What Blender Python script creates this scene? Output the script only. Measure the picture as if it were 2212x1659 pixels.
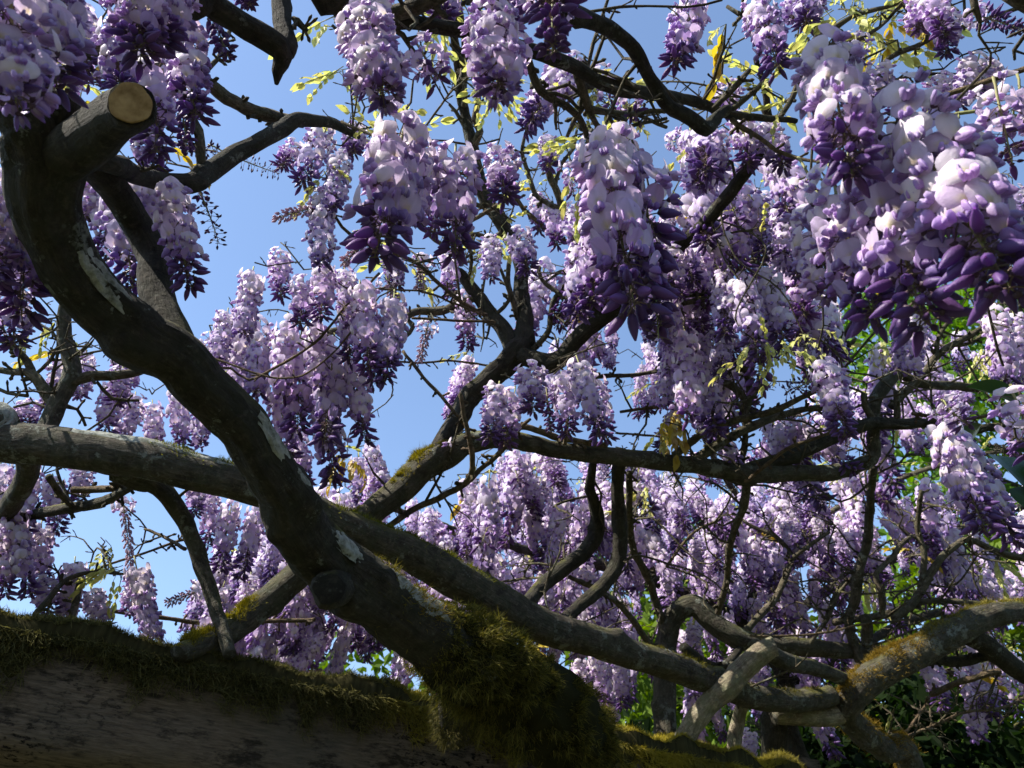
import bpy, math, random
import numpy as np
from mathutils import Vector, Matrix, Quaternion, noise
R = math.radians
random.seed(7); rng = np.random.default_rng(7)
for o in list(bpy.data.objects): bpy.data.objects.remove(o)
SC = bpy.context.scene
COL = SC.collection

# ------------------------------------------------------------------ camera
PITCH = R(40); CAM = Vector((0, 0, 1.6)); FPX = 1736.0
cam = bpy.data.cameras.new('camera'); camo = bpy.data.objects.new('camera', cam); COL.objects.link(camo)
cam.sensor_width = 36; cam.lens = 36 * FPX / 2212; cam.clip_start = .02; cam.clip_end = 1000
camo.location = CAM; camo.rotation_euler = (R(90) + PITCH, 0, 0)
cam.dof.use_dof = True; cam.dof.focus_distance = 1.15; cam.dof.aperture_fstop = 16
SC.camera = camo
# ------------------------------------------------------------------ sky, sun, exposure
SUN_AZ, SUN_EL = R(-112), R(48)          # azimuth clockwise from +Y
w = bpy.data.worlds.new('World'); SC.world = w; w.use_nodes = True
nt = w.node_tree; sky = nt.nodes.new('ShaderNodeTexSky'); sky.sky_type = 'NISHITA'; sky.sun_disc = False
sky.sun_elevation = SUN_EL; sky.sun_rotation = SUN_AZ; sky.air_density = 1.0; sky.dust_density = .35; sky.ozone_density = 1.4
bg = nt.nodes['Background']; nt.links.new(sky.outputs[0], bg.inputs[0]); bg.inputs[1].default_value = .13
sl = bpy.data.lights.new('sun', 'SUN'); sl.energy = 5.0; sl.angle = R(.5); sl.color = (1, .94, .85)
so = bpy.data.objects.new('sun', sl); COL.objects.link(so)
sd = Vector((math.sin(SUN_AZ) * math.cos(SUN_EL), math.cos(SUN_AZ) * math.cos(SUN_EL), math.sin(SUN_EL)))
so.rotation_euler = sd.to_track_quat('Z', 'Y').to_euler(); so.location = sd * 20
SC.view_settings.view_transform = 'Standard'; SC.view_settings.look = 'None'
SC.view_settings.exposure = 1.2; SC.view_settings.gamma = 1
SC.render.engine = 'CYCLES'
SC.cycles.use_light_tree = False; SC.cycles.max_bounces = 5; SC.cycles.transmission_bounces = 4; SC.cycles.diffuse_bounces = 3

RIGHT = Vector((1, 0, 0)); UP = Vector((0, -math.sin(PITCH), math.cos(PITCH))); FWD = Vector((0, math.cos(PITCH), math.sin(PITCH)))
def P(x, y, d):
    "a sight line at a given distance -> the point in the garden"
    return CAM + RIGHT * ((x - 1106) / FPX * d) + UP * ((829.5 - y) / FPX * d) + FWD * d

# ------------------------------------------------------------------ materials
def newmat(name):
    m = bpy.data.materials.new(name); m.use_nodes = True
    t = m.node_tree; t.nodes.clear(); out = t.nodes.new('ShaderNodeOutputMaterial')
    return m, t, out
def N(t, typ, **kw):
    n = t.nodes.new(typ)
    for k, v in kw.items():
        if hasattr(n, k): setattr(n, k, v)
    return n
def ramp(t, src, stops):
    r = t.nodes.new('ShaderNodeValToRGB'); e = r.color_ramp.elements
    while len(e) < len(stops): e.new(.5)
    for i, (p, c) in enumerate(stops):
        e[i].position = p; e[i].color = (c, c, c, 1) if not isinstance(c, tuple) else (*c, 1)
    t.links.new(src, r.inputs[0]); return r.outputs[0]
def noise_tex(t, vec, scale, detail=4, rough=.6):
    n = t.nodes.new('ShaderNodeTexNoise'); n.inputs['Scale'].default_value = scale
    n.inputs['Detail'].default_value = detail; n.inputs['Roughness'].default_value = rough
    if vec is not None: t.links.new(vec, n.inputs['Vector'])
    return n.outputs['Fac']
def mixc(t, fac, a, b, mode='MIX'):
    n = t.nodes.new('ShaderNodeMix'); n.data_type = 'RGBA'; n.blend_type = mode
    for s, v in ((n.inputs[0], fac), (n.inputs[6], a), (n.inputs[7], b)):
        if isinstance(v, (int, float)): s.default_value = v
        elif isinstance(v, tuple): s.default_value = (*v, 1)
        else: t.links.new(v, s)
    return n.outputs[2]
def math_n(t, op, a, b=None):
    n = t.nodes.new('ShaderNodeMath'); n.operation = op
    for i, v in enumerate((a, b)):
        if v is None: continue
        if isinstance(v, (int, float)): n.inputs[i].default_value = v
        else: t.links.new(v, n.inputs[i])
    return n.outputs[0]

def bark_mat(name, dark, light, lichen_amt, moss_amt, scale=1.0):
    m, t, out = newmat(name)
    at = N(t, 'ShaderNodeAttribute', attribute_name='bk').outputs['Vector']
    oc = N(t, 'ShaderNodeNewGeometry')
    mp = t.nodes.new('ShaderNodeMapping'); mp.inputs['Scale'].default_value = (1, 1, .16); t.links.new(at, mp.inputs[0])
    fib = noise_tex(t, mp.outputs[0], 260 * scale, 6, .7)
    mid = noise_tex(t, at, 42 * scale, 5, .65)
    c = mixc(t, ramp(t, fib, [(.36, 0.), (.64, 1.)]), dark, light)
    c = mixc(t, ramp(t, mid, [(.38, .75), (.62, 0.)]), c, tuple(v * .45 for v in dark))
    c = mixc(t, ramp(t, noise_tex(t, oc.outputs['Position'], 30, 7, .7), [(.42, 0.), (.62, .6)]), c, tuple(v * k_ for v, k_ in zip(light, (.52, .66, .52))))
    c = mixc(t, ramp(t, noise_tex(t, oc.outputs['Position'], 85, 6, .75), [(.52, 0.), (.66, .55)]), c, tuple(v * 1.35 for v in light))
    lf = noise_tex(t, oc.outputs['Position'], 19, 9, .74)
    spots = N(t, 'ShaderNodeTexVoronoi'); spots.inputs['Scale'].default_value = 70; t.links.new(oc.outputs['Position'], spots.inputs['Vector'])
    sp = math_n(t, 'MULTIPLY', ramp(t, spots.outputs['Distance'], [(.10, 1.), (.22, 0.)]), ramp(t, lf, [(.45, 0.), (.6, .7)]))
    lm = math_n(t, 'MAXIMUM', ramp(t, lf, [(.66 - .12 * lichen_amt, 0.), (.70 - .12 * lichen_amt, .85)]), math_n(t, 'MULTIPLY', sp, min(1, lichen_amt)))
    c = mixc(t, lm, c, mixc(t, noise_tex(t, oc.outputs['Position'], 120, 3), (.11, .125, .09), (.29, .30, .255)))
    sx = N(t, 'ShaderNodeSeparateXYZ'); t.links.new(oc.outputs['Normal'], sx.inputs[0])
    mo = noise_tex(t, oc.outputs['Position'], 9, 5, .6)
    mf = math_n(t, 'MULTIPLY', ramp(t, sx.outputs['Z'], [(.15, 0.), (.75, 1.)]), ramp(t, mo, [(.62 - .25 * moss_amt, 0.), (.70 - .2 * moss_amt, 1.)]))
    c = mixc(t, mf, c, mixc(t, noise_tex(t, oc.outputs['Position'], 150, 3), (.04, .05, .012), (.19, .17, .04)))
    b = N(t, 'ShaderNodeBsdfPrincipled'); b.inputs['Roughness'].default_value = .92; b.inputs['Specular IOR Level'].default_value = .2
    t.links.new(c, b.inputs['Base Color'])
    h = math_n(t, 'ADD', fib, math_n(t, 'ADD', math_n(t, 'MULTIPLY', mid, 1.4), math_n(t, 'MULTIPLY', lm, .25)))
    bp = N(t, 'ShaderNodeBump'); bp.inputs['Strength'].default_value = .9; bp.inputs['Distance'].default_value = .009
    t.links.new(h, bp.inputs['Height']); t.links.new(bp.outputs[0], b.inputs['Normal']); t.links.new(b.outputs[0], out.inputs[0])
    return m
M_BARK_DARK = bark_mat('bark_dark', (.026, .022, .016), (.062, .053, .039), .45, .35)
M_BARK_GREY = bark_mat('bark_grey', (.045, .038, .028), (.12, .104, .078), .75, .7)
M_BARK_TWIG = bark_mat('bark_twig', (.055, .044, .030), (.18, .147, .10), .6, .3, 1.5)
M_BARK_CANE = bark_mat('bark_cane', (.09, .062, .038), (.22, .155, .095), .2, 0, 1.6)
M_BARK_SUNLIT = bark_mat('bark_sunlit', (.14, .11, .075), (.38, .32, .225), .5, 0)  # bark with a sunlit look put into its colour: stump, cut limb, upright

def lichen_mat():
    m, t, out = newmat('lichen'); g = N(t, 'ShaderNodeNewGeometry')
    n = noise_tex(t, g.outputs['Position'], 90, 6, .7)
    b = N(t, 'ShaderNodeBsdfPrincipled'); b.inputs['Roughness'].default_value = .95; b.inputs['Specular IOR Level'].default_value = .1
    t.links.new(mixc(t, ramp(t, n, [(.35, 0.), (.6, 1.)]), (.10, .105, .08), (.30, .31, .27)), b.inputs['Base Color'])
    bp = N(t, 'ShaderNodeBump'); bp.inputs['Distance'].default_value = .004; t.links.new(n, bp.inputs['Height']); t.links.new(bp.outputs[0], b.inputs['Normal'])
    t.links.new(b.outputs[0], out.inputs[0]); return m
M_LICHEN = lichen_mat()
def leafy_mat(name, trans, rough=.5, tint=1.0, attr=True, base=None, var=.25, spec=.3, tsat=1.2):
    "thin plant tissue: reflects and lets light through"
    m, t, out = newmat(name)
    c = N(t, 'ShaderNodeAttribute', attribute_name='Col').outputs['Color'] if attr else None
    if not attr:
        rgb = N(t, 'ShaderNodeRGB'); rgb.outputs[0].default_value = (*base, 1); c = rgb.outputs[0]
    oi = N(t, 'ShaderNodeObjectInfo'); g = N(t, 'ShaderNodeNewGeometry')
    nz = noise_tex(t, g.outputs['Position'], 55, 3)
    hs = N(t, 'ShaderNodeHueSaturation'); t.links.new(c, hs.inputs['Color'])
    t.links.new(math_n(t, 'ADD', math_n(t, 'MULTIPLY', oi.outputs['Random'], .035), .483), hs.inputs['Hue'])
    t.links.new(math_n(t, 'ADD', math_n(t, 'MULTIPLY', math_n(t, 'ADD', oi.outputs['Random'], nz), var), 1 - var), hs.inputs['Value'])
    hs2 = N(t, 'ShaderNodeHueSaturation'); t.links.new(hs.outputs[0], hs2.inputs['Color']); hs2.inputs['Saturation'].default_value = tsat
    b = N(t, 'ShaderNodeBsdfPrincipled'); b.inputs['Roughness'].default_value = rough; b.inputs['Specular IOR Level'].default_value = spec
    t.links.new(hs.outputs[0], b.inputs['Base Color'])
    tr = N(t, 'ShaderNodeBsdfTranslucent'); t.links.new(hs2.outputs[0], tr.inputs[0])
    mx = N(t, 'ShaderNodeMixShader'); mx.inputs[0].default_value = trans
    t.links.new(b.outputs[0], mx.inputs[1]); t.links.new(tr.outputs[0], mx.inputs[2])
    bp = N(t, 'ShaderNodeBump'); bp.inputs['Strength'].default_value = .25; bp.inputs['Distance'].default_value = .002
    t.links.new(noise_tex(t, g.outputs['Position'], 420, 2), bp.inputs['Height']); t.links.new(bp.outputs[0], b.inputs['Normal'])
    t.links.new(mx.outputs[0], out.inputs[0]); return m
M_PETAL = leafy_mat('petal', .47, .45, var=.16)
M_LEAF_Y = leafy_mat('young_leaf', .5, .45, attr=False, base=(.56, .55, .20))
M_LEAF_G = leafy_mat('golden_leaf', .5, .45, attr=False, base=(.47, .35, .09))
M_LEAF_D = leafy_mat('broad_leaf', .25, .3, attr=False, base=(.035, .075, .022), spec=.5)
M_TREE = leafy_mat('tree_leaf', .45, .6, attr=True, var=.35, spec=.04)
M_MOSS = leafy_mat('moss_blade', .35, .9, attr=True, var=.3, spec=.05)
M_STALK = leafy_mat('green_stalk', .1, .6, attr=False, base=(.24, .24, .09))

def wood_mat():
    m, t, out = newmat('weathered_timber')
    g = N(t, 'ShaderNodeTexCoord'); o = g.outputs['Object']
    mp = t.nodes.new('ShaderNodeMapping'); mp.inputs['Scale'].default_value = (.10, 1, 1); t.links.new(o, mp.inputs[0])
    grain = noise_tex(t, mp.outputs[0], 300, 6, .7); mp2 = t.nodes.new('ShaderNodeMapping'); mp2.inputs['Scale'].default_value = (.35, 1, 1); t.links.new(o, mp2.inputs[0])
    blot = noise_tex(t, mp2.outputs[0], 34, 8, .72); big = noise_tex(t, o, 5, 4, .6)
    c = mixc(t, ramp(t, grain, [(.3, 0.), (.7, 1.)]), (.05, .037, .026), (.19, .147, .105))
    c = mixc(t, ramp(t, big, [(.4, 0.), (.65, .6)]), c, (.075, .07, .055))
    c = mixc(t, ramp(t, blot, [(.53, 0.), (.62, .85)]), c, (.014, .012, .009))
    mp3 = t.nodes.new('ShaderNodeMapping'); mp3.inputs['Scale'].default_value = (.45, 1, 1); t.links.new(o, mp3.inputs[0])
    pit = math_n(t, 'MULTIPLY', ramp(t, noise_tex(t, mp3.outputs[0], 150, 5, .7), [(.54, 0.), (.60, 1.)]), ramp(t, noise_tex(t, o, 4.3, 3, .5), [(.42, 0.), (.58, 1.)]))
    c = mixc(t, pit, c, (.008, .007, .006)); blot = math_n(t, 'ADD', blot, math_n(t, 'MULTIPLY', pit, .6))
    b = N(t, 'ShaderNodeBsdfPrincipled'); b.inputs['Roughness'].default_value = .9; b.inputs['Specular IOR Level'].default_value = .15
    t.links.new(c, b.inputs['Base Color'])
    bp = N(t, 'ShaderNodeBump'); bp.inputs['Strength'].default_value = .9; bp.inputs['Distance'].default_value = .004
    t.links.new(math_n(t, 'SUBTRACT', grain, blot), bp.inputs['Height']); t.links.new(bp.outputs[0], b.inputs['Normal'])
    t.links.new(b.outputs[0], out.inputs[0]); return m
M_WOOD = wood_mat()
def cut_mat():
    m, t, out = newmat('sawn_wood'); g = N(t, 'ShaderNodeNewGeometry')
    n = noise_tex(t, g.outputs['Position'], 60, 5)
    b = N(t, 'ShaderNodeBsdfPrincipled'); b.inputs['Roughness'].default_value = .95; b.inputs['Specular IOR Level'].default_value = .05
    t.links.new(mixc(t, ramp(t, n, [(.35, 0.), (.65, 1.)]), (.20, .125, .055), (.42, .29, .14)), b.inputs['Base Color'])
    t.links.new(b.outputs[0], out.inputs[0]); return m
M_CUT = cut_mat()
def ground_mat():
    m, t, out = newmat('lawn'); g = N(t, 'ShaderNodeNewGeometry')
    n = noise_tex(t, g.outputs['Position'], 14, 8, .7); n2 = noise_tex(t, g.outputs['Position'], .5, 3)
    b = N(t, 'ShaderNodeBsdfPrincipled'); b.inputs['Roughness'].default_value = .95
    t.links.new(mixc(t, n2, mixc(t, n, (.03, .045, .012), (.07, .10, .03)), mixc(t, n, (.06, .05, .035), (.10, .085, .06))), b.inputs['Base Color'])
    bp = N(t, 'ShaderNodeBump'); bp.inputs['Distance'].default_value = .02; t.links.new(n, bp.inputs['Height']); t.links.new(bp.outputs[0], b.inputs['Normal'])
    t.links.new(b.outputs[0], out.inputs[0]); return m

# ------------------------------------------------------------------ object helpers
def mesh(name, V, F, mat, col=None, bk=None, smooth=True):
    me = bpy.data.meshes.new(name); me.from_pydata(V if isinstance(V, np.ndarray) else [tuple(v) for v in V], [], F)
    mats = mat if isinstance(mat, (list, tuple)) else [mat]
    for m in mats: me.materials.append(m)
    if smooth: me.polygons.foreach_set('use_smooth', [True] * len(me.polygons))
    if col is not None:
        a = me.attributes.new('Col', 'FLOAT_COLOR', 'POINT'); c = np.ones((len(V), 4), np.float32); c[:, :3] = np.asarray(col); a.data.foreach_set('color', c.ravel())
    if bk is not None:
        a = me.attributes.new('bk', 'FLOAT_VECTOR', 'POINT'); a.data.foreach_set('vector', np.asarray(bk, np.float32).ravel())
    me.update(); return me
def link(name, me, parent=None, loc=(0, 0, 0)):
    o = bpy.data.objects.new(name, me); COL.objects.link(o); o.location = loc
    if parent is not None: o.parent = parent
    return o
def tag(o, label=None, cat=None, group=None, kind=None):
    for k, v in (('label', label), ('category', cat), ('group', group), ('kind', kind)):
        if v: o[k] = v
    return o
def thing(name, loc, label, cat, group=None):
    o = bpy.data.objects.new(name, None); COL.objects.link(o); o.location = loc; o.empty_display_size = .1
    return tag(o, label, cat, group)
def part(name, V, F, mat, parent, **kw):
    b = parent.location
    return link(name, mesh(name, np.array([tuple(v) for v in V]) - np.array(tuple(b)), F, mat, **kw), parent)

# ------------------------------------------------------------------ setting
n = 24
gv = [((i / n - .5) * 500, (j / n - .5) * 500, 0) for j in range(n + 1) for i in range(n + 1)]
gf = [(j * (n + 1) + i, j * (n + 1) + i + 1, (j + 1) * (n + 1) + i + 1, (j + 1) * (n + 1) + i) for j in range(n) for i in range(n)]
tag(link('ground', mesh('ground', gv, gf, ground_mat())), kind='structure')

# ------------------------------------------------------------------ tubes (stems, limbs, twigs)
def catmull(pts, rad, step):
    n = len(pts); Q = []; RR = []
    for i in range(n - 1):
        p0, p1, p2, p3 = pts[max(i - 1, 0)], pts[i], pts[i + 1], pts[min(i + 2, n - 1)]
        k = max(1, int((p2 - p1).length / step))
        for j in range(k):
            t = j / k; t2 = t * t; t3 = t2 * t
            Q.append(.5 * ((2 * p1) + (p2 - p0) * t + (2 * p0 - 5 * p1 + 4 * p2 - p3) * t2 + (3 * p1 - p0 - 3 * p2 + p3) * t3))
            RR.append(rad[i] * (1 - t) + rad[i + 1] * t)
    Q.append(pts[-1]); RR.append(rad[-1]); return Q, RR
def frames(Q):
    T = [(Q[min(i + 1, len(Q) - 1)] - Q[max(i - 1, 0)]).normalized() for i in range(len(Q))]
    a = Vector((0, 0, 1)) if abs(T[0].z) < .9 else Vector((1, 0, 0))
    U = (a - T[0] * a.dot(T[0])).normalized(); fr = []
    for t in T:
        U = U - t * U.dot(t); U = U.normalized() if U.length > 1e-6 else t.orthogonal().normalized()
        fr.append((t, U, t.cross(U)))
    return fr
def tube(pts, rad, nseg=8, step=.02, amp=.12, wob=.0, seed=0, cut=False, spurs=0, knots=0):
    Q, RR = catmull(pts, rad, step)
    if wob:
        for i in range(1, len(Q) - 1):
            v = noise.noise_vector(Q[i] * 9 + Vector((seed, 0, 0))); v2 = noise.noise_vector(Q[i] * 28 + Vector((seed, 5, 0)))
            Q[i] = Q[i] + (v + v2 * .45) * wob
    fr = frames(Q); V = []; F = []; B = []; s = 0
    kn = [(random.random(), random.random() * 6.28, random.uniform(.25, .6)) for _ in range(knots)]
    for i, (q, r, (t, u, b)) in enumerate(zip(Q, RR, fr)):
        if i: s += (Q[i] - Q[i - 1]).length
        swell = 1 + .35 * amp * noise.noise(Vector((s / max(r, .004) * .35, seed * 3.1, 1)))
        for k in range(nseg):
            a = 2 * math.pi * k / nseg; c, sn = math.cos(a), math.sin(a)
            rr = r * swell
            if amp:
                fx = Vector((c * 1.6, sn * 1.6, s / max(r, .003) * .22 + seed * 7.3))
                rr *= 1 + amp * (noise.noise(fx) * 1.0 + .55 * noise.noise(fx * 2.7) + .45 * noise.noise(Vector((c * 7, sn * 7, s * 45 + seed))))
                for (kt, ka, kh) in kn:
                    dd = ((i / len(Q) - kt) * len(Q) * step / r) ** 2 + (((a - ka + math.pi) % (2 * math.pi)) - math.pi) ** 2 * 1.2
                    if dd < 2: rr += r * kh * math.exp(-dd * 2.6) * .7
            V.append(q + (u * c + b * sn) * rr); B.append((c * r, sn * r, s + seed * .37))
        if i:
            o = (i - 1) * nseg
            for k in range(nseg):
                k2 = (k + 1) % nseg; F.append((o + k, o + k2, o + nseg + k2, o + nseg + k))
    for end in (0, len(Q) - 1):
        t = fr[end][0] * (-1 if end == 0 else 1); V.append(Q[end] + t * RR[end] * (.05 if cut else .5)); B.append((0, 0, s * (end > 0)))
        c = len(V) - 1; o = end * nseg
        for k in range(nseg):
            k2 = (k + 1) % nseg; F.append((o + k2, o + k, c) if end == 0 else (o + k, o + k2, c))
    for _ in range(spurs):       # the short knobbly fruiting spurs of an old wisteria
        i = random.randrange(1, len(Q) - 1) if len(Q) > 2 else 0
        t, u, b = fr[i]; a = random.random() * 6.28
        d = ((u * math.cos(a) + b * math.sin(a)) + t * random.uniform(-.2, .9)).normalized()
        L = random.uniform(.006, .022) + RR[i]; r0 = min(RR[i] * .7, .0035); q0 = Q[i]
        ring = []
        for f_, rf in ((0, 1), (.55, .75), (.8, 1.15), (1, .35)):
            bs = len(V); pp = q0 + d * L * f_ + Vector(noise.noise_vector(q0 * 40 + Vector((f_, 0, 0)))) * .003 * f_
            x = d.orthogonal().normalized(); y = d.cross(x)
            for k in range(4):
                an = k * math.pi / 2; V.append(pp + (x * math.cos(an) + y * math.sin(an)) * r0 * rf); B.append((math.cos(an) * r0, math.sin(an) * r0, s * f_ + seed))
            ring.append(bs)
        for a0, a1 in zip(ring, ring[1:]):
            for k in range(4): F.append((a0 + k, a0 + (k + 1) % 4, a1 + (k + 1) % 4, a1 + k))
    return V, F, B, Q, RR, fr

NODES = []        # (position, radius, vine): where twigs may leave
def limb(vine, pts, mat=None, name='limb', cut=False, wob=.004, amp=None, spurs=None, knots=None, extra=None, nodes=True):
    W = []; rr = []
    if pts and len(pts[0]) == 4 and not isinstance(pts[0][0], Vector):
        for (x, y, wd, d) in pts: W.append(P(x, y, d)); rr.append(wd * .5 / FPX * d)
    if extra:
        for e in extra: W.append(Vector(e[:3])); rr.append(e[3])
    rm = max(rr); seed = random.random() * 50
    nseg = 30 if rm > .03 else 16 if rm > .014 else 9 if rm > .006 else 6
    step = .006 if rm > .03 else .009 if rm > .014 else .012 if rm > .006 else .016
    L = sum((W[i + 1] - W[i]).length for i in range(len(W) - 1))
    if amp is None: amp = .13 if rm > .014 else .2
    if spurs is None: spurs = 0 if rm > .014 else int(L * (55 if rm > .0035 else 40))
    if knots is None: knots = int(L * 5) if rm > .012 else 0
    if mat is None: mat = M_BARK_DARK if rm > .014 else M_BARK_TWIG
    V, F, B, Q, RR, fr = tube(W, rr, nseg, step, amp, wob if rm < .03 else wob * 1.2, seed, cut, spurs, knots)
    o = part(name, V, F, mat, vine, bk=B)
    if nodes:
        for i in range(0, len(Q), max(1, int(.03 / step))): NODES.append((Q[i], RR[i], vine, fr[i][0]))
    return o, Q, RR, fr

# ------------------------------------------------------------------ moss
def blades(roots, norms, lens, wid, droop, colA, colB, seed=0):
    n = len(roots); r = np.random.default_rng(seed)
    roots = np.asarray(roots); norms = np.asarray(norms); lens = np.asarray(lens)[:, None]
    d = norms + r.normal(0, .55, (n, 3)); d /= np.linalg.norm(d, axis=1, keepdims=True)
    side = np.cross(d, r.normal(0, 1, (n, 3))); side /= np.linalg.norm(side, axis=1, keepdims=True)
    bend = r.normal(0, .35, (n, 3)) + np.array([0, 0, -droop])
    w = wid * (.6 + .8 * r.random((n, 1)))
    mid = roots + d * lens * .55 + bend * lens * .18; tip = roots + d * lens + bend * lens * .65
    V = np.stack([roots - side * w, roots + side * w, mid - side * w * .8, mid + side * w * .8, tip], 1).reshape(-1, 3)
    k = np.arange(n) * 5
    Q = np.stack([k, k + 1, k + 3, k + 2], 1).tolist(); T = np.stack([k + 2, k + 3, k + 4], 1).tolist()
    f = r.random((n, 1)); c = np.asarray(colA) * (1 - f) + np.asarray(colB) * f
    C = np.repeat(c, 5, 0); C[4::5] *= 1.25
    return V, Q + T, C
MOSS_A, MOSS_B = (.045, .055, .012), (.20, .18, .035)
def moss_tube(vine, Q, RR, fr, t0, t1, n, ln=(.008, .022), spread=1.3, droop=.25, up=Vector((0, 0, 1)), wid=.0005, name='moss', cushion=0, thin=-.12, cA=MOSS_A, cB=MOSS_B):
    roots = []; norms = []; lens = []
    i0, i1 = int(t0 * (len(Q) - 1)), max(int(t1 * (len(Q) - 1)), int(t0 * (len(Q) - 1)) + 1)
    tries = 0
    while len(roots) < n and tries < n * 6:
        tries += 1
        f = random.uniform(i0, i1); i = int(f); j = min(i + 1, len(Q) - 1); fr_ = f - i
        t, u, b = fr[i]; upp = up - t * up.dot(t)
        if upp.length < .05: upp = u
        upp = upp.normalized(); sd_ = t.cross(upp)
        a = random.gauss(0, spread); nn = upp * math.cos(a) + sd_ * math.sin(a)
        q = Q[i].lerp(Q[j], fr_)
        sp = q + nn * RR[i]; clump = noise.noise(sp * 34) + .5 * noise.noise(sp * 90)
        if clump < thin: continue
        edge = min(1, (f - i0) / max(1, (i1 - i0)) * 6 + .25, (i1 - f) / max(1, (i1 - i0)) * 6 + .25)
        roots.append(q + nn * (RR[i] * .97 + cushion * edge * (.5 + clump))); norms.append(nn); lens.append(random.uniform(*ln) * (.6 + max(0, clump)) * edge)
    V, F, C = blades(roots, norms, lens, wid, droop, cA, cB, random.randrange(9999))
    o = part(name, V, F, M_MOSS, vine, col=C); return tag(o, kind='stuff')

# ------------------------------------------------------------------ flowers
PALE = np.array((.77, .65, .82)); LILAC = np.array((.59, .44, .73)); DEEP = np.array((.235, .125, .40)); BUD = np.array((.11, .052, .155)); WHITE = np.array((.88, .81, .85))
YEL = np.array((.75, .62, .20)); GRN = np.array((.20, .17, .07)); PINKB = np.array((.36, .22, .27))
def banner(r, w_, h_, open_, nu, nv, base, edge):
    V = []; F = []; C = []; ph = r.uniform(0, 6)
    fold = r.uniform(.20, .55); curl = r.uniform(.12, .42) * open_; cup = r.uniform(-.55, .02)
    for j in range(nv + 1):
        v = .5 - .5 * math.cos(math.pi * (.07 + .915 * j / nv)); prof = (1 - abs(2 * v - 1) ** 2.3) ** .5 * (.90 + .10 * v)
        for i in range(nu + 1):
            u = -1 + 2 * i / nu
            vv = v - .05 * math.exp(-(u / .22) ** 2) * max(0, v - .6) / .4
            x = u * w_ * prof
            z = h_ * (vv - .08)                                    # upwards
            y = -h_ * curl * vv * vv + h_ * .14 * vv + cup * abs(u) ** 2 * w_ * prof + fold * w_ * math.exp(-(u / .3) ** 2) * .5 * (1 - v) + .025 * h_ * math.sin(4 * u + ph) * v
            V.append((x, y, z))
            c = base * (1 - v) + edge * v
            sp = math.exp(-((u / .35) ** 2) - ((v - .22) / .13) ** 2); c = c * (1 - .75 * sp) + YEL * .75 * sp
            c = c * (1 - .10 * abs(math.sin(u * 8 + ph)) * (1 - .5 * v) - .10 * math.exp(-(u / .12) ** 2)); rim = max(abs(u) ** 6, v ** 8); c = c * (1 - .4 * rim) + (c * .5 + LILAC * .5) * .4 * rim * 1.0
            C.append(c)
    for j in range(nv):
        for i in range(nu):
            a = j * (nu + 1) + i; F.append((a, a + 1, a + nu + 2, a + nu + 1))
    return V, F, C
def pod(L, hh, th, bend, nr, ns, cA, cB, y0=0, z0=0, x0=0, yaw=0, pitch=0):
    V = []; F = []; C = []
    cy, sy, cp, sp = math.cos(yaw), math.sin(yaw), math.cos(pitch), math.sin(pitch)
    for i in range(nr + 1):
        t = i / nr; r = (math.sin(math.pi * min(.97, .06 + .93 * t ** .8)) ** .7)
        for k in range(ns):
            a = 2 * math.pi * k / ns
            x = math.cos(a) * th * r; z = math.sin(a) * hh * r + bend * L * t * t; y = L * t
            y, z = y * cp - z * sp, y * sp + z * cp
            x, y = x * cy - y * sy, x * sy + y * cy
            V.append((x + x0, y + y0, z + z0)); C.append(cA * (1 - t) + cB * t)
        if i:
            o = (i - 1) * ns
            for k in range(ns): F.append((o + k, o + (k + 1) % ns, o + ns + (k + 1) % ns, o + ns + k))
    return V, F, C
def join(parts):
    V = []; F = []; C = []
    for v, f, c in parts:
        o = len(V); V += list(v); F += [tuple(i + o for i in q) for q in f]; C += list(c)
    return V, F, C
def pedicel(Lp, col=GRN, th=.0006):
    V = []; F = []
    for i in range(3):
        t = i / 2
        for k in range(3):
            a = 2 * math.pi * k / 3; V.append((math.cos(a) * th, -Lp * (1 - t), math.sin(a) * th + Lp * .10 * math.sin(t * 3.14)))
        if i:
            for k in range(3): F.append(((i - 1) * 3 + k, (i - 1) * 3 + (k + 1) % 3, i * 3 + (k + 1) % 3, i * 3 + k))
    return V, F, [col] * len(V)
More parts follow.
